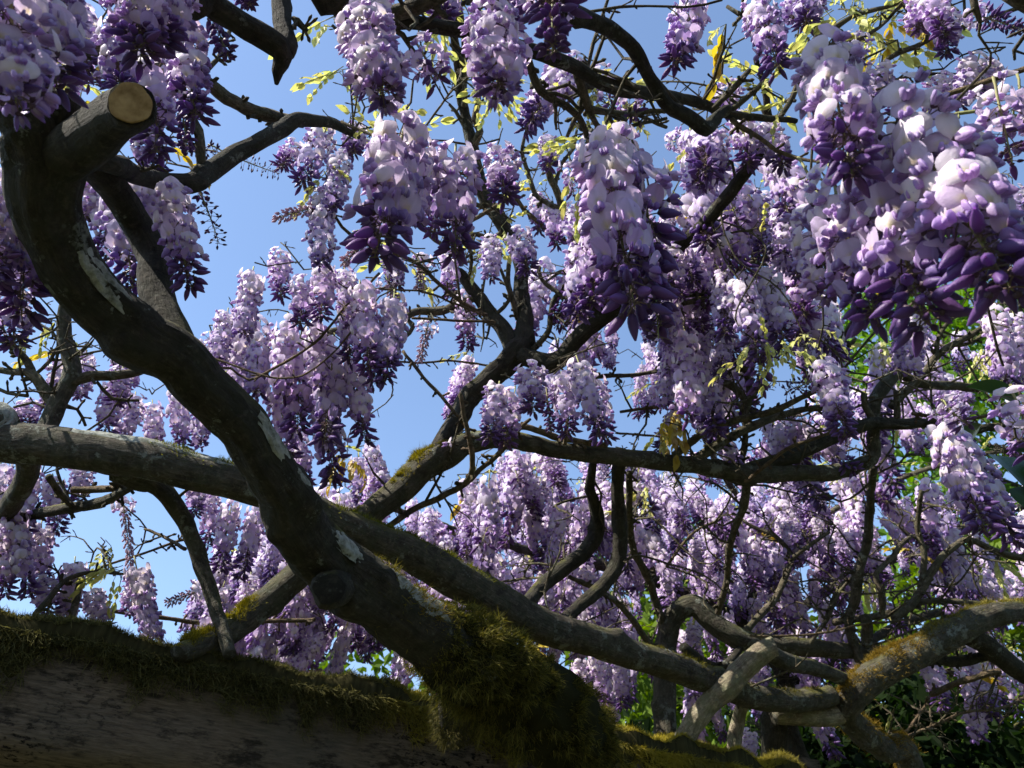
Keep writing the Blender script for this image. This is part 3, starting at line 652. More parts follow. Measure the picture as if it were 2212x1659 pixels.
limb(VC, [(940, 1000, 40, 1.69), (968, 942, 42, 1.74), (994, 903, 44, 1.78), (1014, 860, 47, 1.82), (1047, 826, 48, 1.85), (1087, 793, 50, 1.88), (1117, 760, 58, 1.9), (1130, 728, 44, 1.93), (1131, 686, 36, 1.96), (1125, 636, 33, 1.99), (1126, 586, 29, 2.0), (1112, 535, 33, 2.0), (1075, 470, 32, 2.0), (1047, 423, 29, 2.0), (1031, 367, 27, 2.0), (1020, 327, 27, 2.0),
    (1007, 267, 23, 2.0), (995, 200, 22, 1.98), (989, 133, 20, 1.95), (982, 83, 18, 1.92), (984, 30, 15, 1.9), (975, -40, 13, 1.88)], name='stem', amp=.18)
C_T = [
 [(1110, 765, 44, 1.9), (1090, 720, 34, 1.93), (1057, 676, 32, 1.96), (1027, 630, 30, 1.98), (990, 590, 24, 2.0), (972, 580, 18, 2.0), (964, 563, 11, 2.01)],
 [(1028, 645, 16, 1.98), (994, 653, 15, 1.97), (954, 673, 19, 1.95), (904, 673, 17, 1.92), (870, 688, 16, 1.88), (837, 703, 17, 1.84), (790, 712, 17, 1.8), (720, 715, 15, 1.74), (680, 735, 12, 1.7), (640, 745, 9, 1.66)],
 [(880, 690, 10, 1.9), (893, 705, 10, 1.88), (870, 730, 9, 1.86), (820, 755, 8, 1.84)],
 [(1022, 320, 20, 2.0), (1036, 287, 17, 1.98), (1024, 255, 14, 1.96), (1032, 225, 13, 1.95), (1038, 185, 12, 1.93), (1060, 160, 9, 1.9)],
 [(1003, 230, 13, 1.98), (1004, 160, 12, 1.96), (1000, 80, 11, 1.93), (994, 20, 10, 1.9)],
 [(1125, 770, 40, 1.88), (1180, 783, 42, 1.86), (1214, 773, 38, 1.85), (1237, 743, 36, 1.84), (1270, 710, 35, 1.83), (1304, 683, 35, 1.82), (1337, 656, 33, 1.8), (1364, 636, 30, 1.78), (1420, 580, 30, 1.72), (1474, 527, 30, 1.66), (1524, 483, 30, 1.6), (1574, 420, 30, 1.54), (1618, 360, 28, 1.48), (1648, 317, 22, 1.44), (1661, 277, 18, 1.42), (1656, 215, 14, 1.4), (1643, 160, 13, 1.38), (1632, 125, 11, 1.37)],
 [(1364, 636, 22, 1.78), (1404, 622, 20, 1.8), (1470, 614, 18, 1.83), (1560, 600, 13, 1.88), (1640, 560, 10, 1.92)],
 [(1312, 680, 18, 1.82), (1304, 630, 20, 1.84), (1284, 596, 20, 1.85), (1257, 570, 18, 1.86), (1244, 545, 15, 1.87), (1237, 510, 13, 1.87), (1222, 467, 16, 1.87), (1204, 417, 16, 1.86), (1188, 383, 14, 1.85), (1180, 333, 12, 1.84), (1170, 295, 9, 1.83)],
 [(1215, 455, 14, 1.87), (1180, 440, 11, 1.87), (1154, 417, 11, 1.87), (1137, 360, 10, 1.86), (1128, 330, 9, 1.85), (1134, 290, 7, 1.84)],
 [(1200, 400, 9, 1.86), (1216, 350, 9, 1.85), (1240, 320, 8, 1.84), (1246, 280, 6, 1.83)],
 [(1230, 795, 14, 1.85), (1270, 814, 11, 1.87), (1320, 812, 10, 1.9), (1370, 810, 9, 1.93), (1475, 793, 8, 2.0)],
 [(1150, 755, 14, 1.9), (1184, 713, 13, 1.9), (1187, 680, 12, 1.9), (1200, 640, 11, 1.9), (1237, 620, 10, 1.9), (1270, 590, 9, 1.9), (1304, 560, 8, 1.9)],
 [(1310, 676, 12, 1.82), (1280, 668, 10, 1.84), (1237, 653, 11, 1.86), (1210, 636, 11, 1.88), (1170, 603, 9, 1.9), (1164, 575, 8, 1.91)],
 [(1118, 690, 12, 1.95), (1105, 640, 11, 1.95), (1098, 600, 10, 1.95), (1105, 550, 9, 1.95)],
 [(1060, 690, 10, 1.95), (1100, 650, 9, 1.94), (1090, 600, 8, 1.93), (1070, 560, 7, 1.92)],
 [(1030, 635, 9, 1.97), (1015, 600, 8, 1.97), (1020, 550, 8, 1.96), (1000, 520, 6, 1.95)],
 [(1060, 455, 11, 2.0), (1000, 430, 9, 1.98), (960, 400, 9, 1.97), (945, 345, 7, 1.95), (958, 320, 6, 1.94)],
 [(1010, 290, 9, 2.0), (985, 240, 8, 1.99), (970, 225, 6, 1.98)], [(990, 140, 9, 1.95), (960, 110, 7, 1.94), (948, 102, 6, 1.94)],
 [(1090, 500, 14, 2.0), (1060, 515, 13, 1.99), (1020, 505, 10, 1.97), (960, 530, 10, 1.95), (915, 490, 10, 1.93), (905, 450, 8, 1.92)],
 # above and right of the horizontal trunk
 [(1600, 1020, 34, 1.9), (1674, 996, 31, 1.92), (1757, 966, 29, 1.94), (1824, 936, 27, 1.95), (1874, 917, 27, 1.96), (1941, 916, 25, 1.97), (2007, 916, 21, 1.98), (2074, 934, 19, 1.99), (2141, 923, 17, 2.0), (2260, 914, 16, 2.0)],
 [(1455, 985, 18, 1.85), (1541, 925, 14, 1.84), (1624, 897, 16, 1.83), (1674, 886, 14, 1.82), (1741, 856, 12, 1.8), (1790, 830, 9, 1.78)],
 [(1490, 1000, 22, 1.86), (1574, 947, 21, 1.9), (1641, 913, 19, 1.93), (1741, 884, 14, 1.97), (1830, 886, 12, 2.0)],
 [(1925, 880, 17, 2.0), (1950, 853, 16, 2.0), (1991, 810, 16, 2.0), (2027, 763, 15, 2.0), (2091, 727, 13, 2.0), (2150, 690, 11, 2.0), (2230, 650, 9, 2.0)],
 [(2022, 770, 11, 2.0), (2025, 735, 10, 2.0), (2045, 700, 9, 2.0), (2075, 680, 6, 2.0)], [(2020, 765, 9, 2.0), (2000, 735, 8, 2.0), (1990, 725, 7, 2.0)],
 [(2060, 745, 9, 2.0), (2110, 735, 9, 2.02), (2160, 690, 8, 2.04), (2225, 690, 7, 2.06)],
 [(1338, 990, 30, 1.82), (1332, 1045, 28, 1.86), (1337, 1106, 32, 1.88), (1340, 1173, 32, 1.88), (1330, 1223, 32, 1.86), (1304, 1263, 31, 1.82), (1270, 1293, 29, 1.78), (1237, 1322, 27, 1.74), (1200, 1350, 24, 1.66)],
 [(1614, 1030, 22, 1.9), (1603, 1106, 18, 1.92), (1578, 1173, 16, 1.95), (1571, 1246, 14, 2.0), (1551, 1325, 14, 2.05)],
 [(1285, 985, 14, 1.8), (1277, 1053, 22, 1.88), (1290, 1110, 30, 1.92), (1286, 1155, 34, 1.93), (1254, 1200, 34, 1.9), (1204, 1240, 33, 1.84), (1164, 1273, 32, 1.76), (1130, 1310, 28, 1.64)],
 [(1895, 920, 18, 1.97), (1870, 880, 15, 1.97), (1866, 850, 12, 1.97)], [(1934, 918, 16, 1.97), (1938, 880, 13, 1.97), (1936, 845, 12, 1.97)],
 [(1860, 925, 16, 1.96), (1820, 890, 12, 1.98), (1790, 870, 9, 2.0)], [(1990, 918, 10, 1.98), (2030, 900, 12, 1.97), (2043, 895, 8, 1.96)],
 [(1600, 1015, 16, 1.9), (1608, 960, 14, 1.92), (1612, 900, 13, 1.94), (1620, 850, 14, 1.96), (1610, 790, 15, 1.98), (1605, 760, 9, 1.98)],
 [(1615, 870, 13, 1.95), (1580, 830, 18, 1.96), (1556, 825, 16, 1.97)], [(1625, 860, 9, 1.95), (1640, 840, 7, 1.95), (1650, 820, 5, 1.95)],
 [(1612, 800, 12, 1.97), (1570, 760, 11, 1.98), (1540, 720, 10, 1.99), (1490, 690, 9, 2.0), (1474, 675, 8, 2.0)],
 [(1780, 690, 17, 2.05), (1778, 760, 17, 2.05), (1776, 810, 15, 2.05)], [(1775, 790, 14, 2.05), (1810, 750, 14, 2.03), (1830, 715, 12, 2.0), (1845, 690, 8, 1.98)], [(1800, 800, 12, 2.05), (1830, 760, 11, 2.05), (1848, 730, 8, 2.05)],
 [(1474, 655, 13, 1.8), (1560, 645, 12, 1.78), (1640, 645, 11, 1.76), (1690, 630, 10, 1.75)], [(1474, 640, 9, 1.8), (1600, 620, 9, 1.8), (1690, 590, 8, 1.82), (1700, 560, 7, 1.83)],
]
for p in C_T: limb(VC, p)
for p in ([(1072, 930, 12, 1.72), (1120, 922, 14, 1.74), (1160, 930, 14, 1.75), (1195, 942, 14, 1.76), (1260, 956, 12, 1.78), (1310, 962, 11, 1.8)],
          [(994, 850, 9, 1.62), (1002, 895, 10, 1.62), (1014, 940, 11, 1.62), (1021, 1010, 13, 1.63), (1005, 1045, 12, 1.64)], [(1146, 905, 7, 1.64), (1120, 930, 11, 1.65), (1097, 956, 12, 1.66), (1070, 985, 11, 1.67), (1035, 1015, 11, 1.68), (1004, 1046, 13, 1.68), (954, 1073, 14, 1.68), (880, 1110, 14, 1.66), (820, 1150, 14, 1.6)],
          [(870, 758, 7, 1.7), (914, 813, 8, 1.68), (964, 870, 8, 1.66), (1004, 918, 9, 1.65)], [(1230, 785, 8, 1.6), (1226, 870, 8, 1.62), (1220, 960, 9, 1.7)],
          [(747, 622, 5, 1.5), (904, 630, 5, 1.6), (980, 655, 5, 1.7), (1040, 678, 5, 1.8)], [(890, 687, 6, 1.75), (980, 692, 6, 1.78), (1070, 697, 6, 1.82)], [(830, 778, 5, 1.8), (900, 782, 5, 1.8), (980, 780, 5, 1.85), (1070, 790, 5, 1.86)],
          [(737, 262, 6, 1.4), (820, 300, 6, 1.35), (910, 342, 7, 1.3), (970, 362, 7, 1.3), (1040, 390, 7, 1.4)], [(900, 300, 5, 1.6), (950, 230, 5, 1.6), (987, 177, 5, 1.65), (995, 150, 5, 1.9)],
          [(1610, 1040, 9, 1.85), (1660, 1000, 9, 1.8), (1720, 960, 8, 1.76), (1820, 925, 7, 1.72)], [(1970, 893, 9, 1.9), (2050, 905, 9, 1.88), (2120, 900, 8, 1.86), (2230, 882, 8, 1.84)],
          [(1500, 985, 6, 1.9), (1460, 950, 5, 1.9), (1330, 935, 5, 1.9)], [(1460, 870, 8, 2.0), (1410, 880, 8, 1.98), (1340, 890, 7, 1.95)], [(700, 420, 7, 1.4), (740, 490, 7, 1.42), (800, 530, 7, 1.46), (900, 570, 8, 1.55), (980, 640, 9, 1.7), (1050, 680, 9, 1.85)],
          [(820, 590, 6, 1.5), (760, 650, 5, 1.5), (690, 730, 6, 1.52), (600, 790, 6, 1.54), (540, 820, 6, 1.55), (500, 795, 6, 1.56), (450, 800, 5, 1.57)], [(820, 640, 4, 1.5), (700, 780, 4, 1.5), (600, 815, 5, 1.52), (450, 770, 5, 1.55)],
          [(985, 500, 9, 1.9), (1100, 430, 9, 1.92), (1130, 450, 10, 1.92), (1200, 510, 9, 1.92), (1290, 540, 9, 1.9), (1340, 560, 8, 1.9)]): limb(VC, p, M_BARK_CANE, name='cane')

# --- E: looping mossy vine at the far post
limb(VE, [(1435, 1600, 50, 1.95), (1438, 1530, 50, 2.0), (1440, 1450, 50, 2.05), (1440, 1380, 48, 2.1), (1458, 1328, 45, 2.12), (1500, 1310, 43, 2.12), (1541, 1344, 46, 2.1), (1581, 1373, 48, 2.08), (1624, 1390, 46, 2.08), (1691, 1396, 44, 2.1), (1774, 1403, 37, 2.12), (1841, 1406, 32, 2.15), (1930, 1408, 26, 2.2), (2000, 1400, 22, 2.25)], M_BARK_GREY, name='stem')
limb(VE, [(1480, 1600, 44, 1.73), (1498, 1566, 42, 1.74), (1524, 1530, 46, 1.75), (1564, 1486, 49, 1.76), (1608, 1443, 48, 1.77), (1641, 1413, 45, 1.77), (1672, 1398, 42, 1.77)], M_BARK_SUNLIT, name='stump', cut=True, amp=.2)
limb(VE, [(1655, 1405, 36, 1.79), (1708, 1433, 37, 1.84), (1758, 1443, 33, 1.9), (1830, 1470, 28, 1.98)], M_BARK_GREY)
e_o, e_Q, e_R, e_f = limb(VE, [(2290, 1310, 45, 2.1), (2212, 1318, 46, 2.08), (2158, 1326, 50, 2.06), (2108, 1340, 56, 2.04), (2058, 1366, 62, 2.02), (1991, 1402, 64, 2.0), (1924, 1440, 64, 1.98), (1874, 1475, 64, 1.96), (1841, 1508, 58, 1.95), (1828, 1542, 52, 1.96), (1858, 1575, 52, 2.0), (1908, 1618, 52, 2.05), (1970, 1680, 52, 2.1)], M_BARK_GREY, name='stem', extra=[(1.0, 2.52, 1.5, .032), (.96, 2.55, .8, .036), (.95, 2.55, -.05, .04)])
moss_tube(VE, e_Q, e_R, e_f, .12, .36, 16000, (.006, .017), .8, .15, up=Vector((-.35, -.2, .9)), cushion=.006, cA=(.10, .075, .02), cB=(.34, .24, .05), wid=.0005)
moss_tube(VE, e_Q, e_R, e_f, .02, .13, 4000, (.008, .02), .6, .1, cA=(.09, .08, .02), cB=(.30, .24, .06))
limb(VE, [(1672, 1543, 44, 1.93), (1730, 1545, 46, 1.94), (1790, 1547, 44, 1.95), (1830, 1540, 40, 1.96)], M_BARK_SUNLIT, name='limb', cut=True)
E_T = [
 ([(1578, 1690, 27, 1.8), (1588, 1590, 30, 1.84), (1604, 1520, 26, 1.86)], M_BARK_SUNLIT), ([(1668, 1690, 56, 1.93), (1673, 1600, 52, 1.95), (1680, 1540, 46, 1.96), (1700, 1500, 40, 1.92)], M_BARK_DARK),
 ([(2050, 1350, 46, 2.05), (2100, 1375, 44, 2.08), (2145, 1406, 42, 2.1), (2230, 1470, 42, 2.14)], M_BARK_DARK), ([(1960, 1425, 22, 2.0), (2010, 1425, 22, 2.05), (2074, 1428, 22, 2.1), (2141, 1412, 22, 2.12)], M_BARK_DARK),
 ([(1858, 1430, 20, 2.12), (1834, 1350, 21, 2.15), (1848, 1293, 22, 2.15), (1854, 1240, 22, 2.15), (1871, 1173, 20, 2.15), (1878, 1106, 18, 2.12), (1888, 1010, 16, 2.0)], M_BARK_GREY),
 ([(1610, 1365, 15, 2.08), (1640, 1330, 15, 2.12), (1674, 1293, 15, 2.2), (1700, 1240, 13, 2.25), (1708, 1200, 12, 2.3), (1674, 1156, 10, 2.35), (1624, 1136, 8, 2.38), (1600, 1120, 6, 2.4)], None),
 ([(1705, 1210, 10, 2.28), (1745, 1180, 9, 2.3), (1790, 1150, 8, 2.35)], None),
 ([(1930, 1340, 18, 2.15), (1968, 1306, 19, 2.16), (1994, 1266, 19, 2.18), (2025, 1215, 16, 2.2), (2058, 1183, 14, 2.22), (2091, 1166, 13, 2.25), (2150, 1190, 15, 2.25), (2240, 1215, 15, 2.25)], None),
 ([(1988, 1270, 15, 2.18), (1998, 1200, 13, 2.2), (1984, 1140, 12, 2.22), (1990, 1060, 10, 2.2)], None),
 ([(1905, 1325, 12, 2.1), (1903, 1280, 16, 2.1), (1892, 1240, 12, 2.12), (1924, 1210, 12, 2.15), (1948, 1172, 11, 2.18), (1970, 1155, 8, 2.2)], None),
 ([(1360, 1020, 14, 1.86), (1360, 1140, 17, 2.0), (1370, 1190, 17, 2.02), (1397, 1240, 18, 2.05), (1424, 1320, 16, 2.1), (1438, 1380, 16, 2.1)], None),
 ([(1230, 1246, 10, 1.86), (1337, 1306, 13, 1.95), (1404, 1396, 15, 2.0), (1435, 1430, 15, 2.04)], None),
 ([(1474, 1395, 22, 2.0), (1520, 1432, 24, 2.0), (1560, 1440, 22, 2.0), (1600, 1400, 16, 2.06)], M_BARK_DARK),
 ([(1800, 1345, 14, 2.2), (1900, 1330, 16, 2.2), (1990, 1300, 14, 2.2), (2060, 1300, 12, 2.2), (2150, 1310, 12, 2.2)], None),
 ([(1872, 1395, 22, 2.12), (1872, 1345, 24, 2.12), (1870, 1330, 20, 2.12)], M_BARK_GREY), ([(2010, 1500, 13, 2.2), (2080, 1470, 14, 2.2), (2160, 1450, 14, 2.2)], M_BARK_CANE),
 ([(1900, 1620, 7, 2.1), (1950, 1590, 7, 2.15), (1990, 1540, 6, 2.2), (2010, 1500, 5, 2.25)], M_BARK_CANE), ([(1960, 1590, 6, 2.2), (2080, 1540, 6, 2.3), (2160, 1530, 6, 2.35), (2230, 1500, 6, 2.4)], M_BARK_CANE),
 ([(1780, 1350, 10, 2.15), (1800, 1290, 8, 2.2), (1830, 1250, 7, 2.25)], None), ([(1750, 1390, 9, 2.1), (1790, 1330, 8, 2.15), (1820, 1270, 7, 2.2), (1850, 1240, 6, 2.2)], None),
]
for p, m_ in E_T: limb(VE, p, m_)
for p in ([(1621, 1373, 5, 2.0), (1750, 1372, 5, 2.05), (1868, 1348, 5, 2.1), (1960, 1340, 5, 2.15)], [(1440, 1225, 7, 1.95), (1500, 1150, 6, 2.0), (1560, 1120, 6, 2.05)]): limb(VE, p, M_BARK_CANE, name='cane')

# --- F: overhead, coming from behind the viewer
REAR = Vector((.2, -.75, 2.5))
limb(VF, [], M_BARK_DARK, name='trunk', extra=[(.9, -.9, -.05, .05), (.88, -.88, .9, .046), (.8, -.85, 1.8, .042), (.6, -.8, 2.35, .04), (.2, -.75, 2.55, .036), (-.3, -.7, 2.62, .03), (-.9, -.5, 2.66, .024)])
limb(VF, [(597, 182, 8, .93), (598, 155, 24, .92), (610, 122, 42, .92), (598, 98, 52, .91), (550, 70, 52, .9), (500, 37, 54, .88), (443, 0, 62, .86), (380, -70, 66, .82)], extra=[(-.35, .05, 2.62, .024), (-.3, -.7, 2.62, .028)], amp=.16, knots=5)
limb(VF, [(612, 115, 44, .92), (622, 92, 42, .93), (611, 57, 40, .95), (610, 20, 40, .97), (620, -60, 40, 1.0)], extra=[(-.2, .3, 2.75, .018), (.1, -.72, 2.57, .02)])
limb(VF, [(632, 38, 10, .95), (640, 45, 18, .95), (655, 62, 12, .95), (664, 66, 7, .95)], spurs=6)
f2 = [(1720, 262, 11, 1.36), (1641, 252, 15, 1.32), (1574, 247, 20, 1.28), (1524, 229, 22, 1.24), (1474, 213, 23, 1.2), (1404, 201, 26, 1.15), (1354, 197, 28, 1.12), (1304, 184, 30, 1.1), (1254, 154, 30, 1.08), (1187, 124, 31, 1.05), (1120, 100, 32, 1.03), (1037, 74, 32, 1.01), (937, 57, 31, .99), (870, 44, 31, .97), (800, 42, 38, .96), (757, 34, 48, .95), (722, 5, 52, .93), (700, -60, 52, .9)]
limb(VF, f2, extra=[(-.05, .1, 2.6, .022), (.2, -.75, 2.55, .026)], amp=.16)
limb(VF, [(810, 40, 34, .96), (854, 28, 34, .96), (904, 13, 34, .95), (970, -15, 32, .94), (1040, -80, 30, .9)])
limb(VF, [(1576, 232, 12, 1.16), (1548, 254, 24, 1.15), (1524, 276, 34, 1.13), (1491, 257, 33, 1.11), (1447, 228, 29, 1.09), (1420, 193, 28, 1.07), (1394, 150, 28, 1.05), (1370, 108, 32, 1.02), (1337, 80, 32, 1.0), (1287, 50, 35, .97), (1232, 27, 44, .94), (1208, -10, 54, .91), (1190, -70, 56, .87)], extra=[(.12, .05, 2.58, .024), (.2, -.75, 2.55, .026)], amp=.16)
for p in ([(1128, 105, 21, 1.04), (1150, 160, 18, 1.08), (1167, 197, 20, 1.1), (1204, 220, 18, 1.12), (1237, 242, 16, 1.14), (1262, 272, 13, 1.16), (1275, 320, 10, 1.18)], [(1246, 155, 21, 1.09), (1264, 207, 20, 1.12), (1272, 235, 19, 1.13), (1304, 242, 16, 1.15), (1354, 249, 14, 1.17), (1437, 241, 10, 1.2)],
          [(1270, 235, 14, 1.13), (1290, 270, 12, 1.15), (1320, 300, 9, 1.17)], [(1264, 225, 12, 1.13), (1240, 260, 10, 1.15), (1225, 295, 8, 1.17)], [(1310, 243, 10, 1.15), (1330, 275, 9, 1.17), (1375, 265, 8, 1.18), (1440, 255, 8, 1.2)],
          [(1170, 200, 9, 1.1), (1200, 205, 9, 1.11), (1225, 214, 8, 1.12), (1255, 240, 8, 1.13)], [(1200, 220, 9, 1.12), (1200, 260, 8, 1.13), (1202, 280, 5, 1.14)], [(1280, 150, 8, 1.08), (1340, 175, 9, 1.1), (1380, 190, 11, 1.12)],
          [(800, 45, 18, .97), (804, 90, 14, .98), (770, 100, 11, .98), (740, 75, 9, .98), (718, 55, 7, .98)], [(830, 50, 13, .97), (870, 80, 12, .98), (885, 105, 10, .99), (905, 130, 8, 1.0), (925, 135, 5, 1.0)],
          [(880, 85, 10, .98), (915, 75, 10, .98), (945, 65, 9, .98)], [(900, 62, 8, .97), (945, 20, 10, .97), (940, -30, 9, .97)], [(1057, 62, 14, 1.0), (1030, 20, 16, .98), (1010, -30, 16, .95)], [(1110, 95, 12, 1.02), (1075, 30, 13, 1.0), (1040, 0, 13, .98)],
          [(1370, 245, 9, 1.2), (1420, 270, 9, 1.22), (1440, 275, 7, 1.23)], [(1540, 235, 11, 1.22), (1575, 205, 12, 1.22), (1600, 175, 12, 1.22), (1620, 150, 9, 1.22)], [(1560, 250, 12, 1.24), (1610, 210, 13, 1.25), (1650, 175, 10, 1.26)], [(1520, 215, 7, 1.2), (1560, 160, 0.9, 1.2)]): limb(VF, p)
limb(VF, [(1275, 25, 7, .97), (1340, 12, 6, .97), (1400, 8, 5, .97), (1480, 10, 5, .97), (1560, 0, 5, .97)], M_BARK_TWIG, name='cane')
limb(VF, [(1580, 257, 12, 1.28), (1641, 293, 11, 1.27), (1674, 320, 10, 1.26), (1724, 340, 9, 1.25), (1807, 357, 6, 1.2), (1850, 370, 5, 1.1)], M_BARK_CANE, name='cane')
limb(VF, [(1957, 230, 10, 1.0), (2074, 193, 12, .96), (2150, 170, 13, .93), (2260, 135, 14, .9), (2400, 60, 16, .85)], M_BARK_CANE, name='cane', extra=[(.7, -.5, 2.3, .008), (.62, -.8, 2.32, .01)], spurs=8)
for p in ([(1950, 272, 6, 1.0), (1994, 263, 7, .98), (2107, 243, 8, .95), (2230, 256, 7, .92), (2330, 255, 7, .9)], [(1724, 340, 6, 1.2), (1757, 400, 6, 1.15), (1784, 470, 6, 1.12)]): limb(VF, p, M_STALK, name='green_shoot', spurs=8)
# top right twigs
for p in ([(1740, 140, 14, 1.42), (1751, 117, 20, 1.42), (1767, 83, 18, 1.42), (1807, 57, 14, 1.42), (1857, 30, 10, 1.42), (1930, 12, 8, 1.42), (1985, -40, 8, 1.4)], [(1750, 118, 10, 1.42), (1780, 100, 9, 1.42), (1840, 90, 9, 1.42), (1900, 60, 7, 1.42), (1950, 10, 7, 1.42)],
          [(1860, 230, 10, 1.45), (1887, 184, 11, 1.45), (1917, 128, 11, 1.45), (1974, 103, 11, 1.44), (2041, 67, 10, 1.43), (2107, 47, 9, 1.42), (2230, 10, 9, 1.4)], [(1884, 187, 8, 1.45), (1940, 172, 7, 1.46), (2007, 160, 7, 1.46), (2080, 163, 5, 1.46)],
          [(1767, 90, 9, 1.42), (1758, 40, 8, 1.42), (1750, -20, 8, 1.42)], [(1608, -30, 13, 1.3), (1602, 35, 13, 1.32), (1570, 14, 8, 1.33)], [(2100, -20, 16, .8), (2108, 20, 14, .8), (2118, 48, 8, .8)], [(2170, -10, 22, .8), (2240, 30, 24, .8)],
          [(1660, 270, 8, 1.42), (1630, 205, 6, 1.42), (1600, 210, 5, 1.42)], [(1790, 170, 7, 1.44), (1830, 150, 6, 1.44), (1912, 105, 4, 1.44)], [(1740, 150, 12, 1.42), (1700, 230, 12, 1.42), (1660, 280, 12, 1.42)]): limb(VF, p)

# --- G: behind
limb(VG, [(1700, 1560, 40, 2.9), (1690, 1450, 36, 2.95), (1600, 1350, 32, 3.0), (1450, 1270, 28, 2.95), (1300, 1220, 24, 2.85), (1150, 1190, 20, 2.75), (1000, 1150, 16, 2.6), (850, 1100, 12, 2.5)], M_BARK_DARK, name='trunk', extra=None)
limb(VG, [], M_BARK_DARK, name='stem', extra=[tuple(P(1700, 1560, 2.9)) + (.034,), (1.15, 3.2, 1.6, .036), (1.2, 3.55, .8, .04), (1.2, 3.6, -.05, .045)])
for p in ([(1660, 1410, 26, 2.97), (1750, 1300, 22, 3.1), (1900, 1220, 20, 3.2), (2060, 1150, 18, 3.2), (2240, 1080, 15, 3.2)], [(1600, 1350, 20, 3.0), (1640, 1230, 18, 3.1), (1620, 1120, 16, 3.1), (1560, 1020, 13, 3.0), (1500, 900, 11, 2.8), (1480, 780, 9, 2.6)],
          [(1700, 1480, 22, 2.95), (1850, 1400, 20, 3.1), (2000, 1330, 18, 3.3), (2240, 1290, 14, 3.4)], [(1640, 1230, 14, 3.1), (1760, 1130, 12, 3.1), (1880, 1060, 11, 3.0), (2050, 1000, 10, 2.9), (2230, 960, 9, 2.8)], [(1420, 1260, 14, 2.95), (1380, 1150, 12, 2.9), (1300, 1060, 10, 2.8)],
          [(1690, 1500, 18, 2.95), (1560, 1470, 16, 2.9), (1420, 1440, 14, 2.8), (1300, 1400, 12, 2.7)], [(1300, 1220, 12, 2.85), (1200, 1280, 11, 2.8), (1080, 1300, 10, 2.7), (900, 1290, 8, 2.6)], [(1000, 1150, 12, 2.6), (800, 1200, 10, 2.5), (650, 1230, 9, 2.45), (500, 1210, 8, 2.4)],
          [(1850, 1400, 14, 3.1), (1980, 1440, 12, 3.0), (2120, 1460, 10, 3.0)]): limb(VG, p)

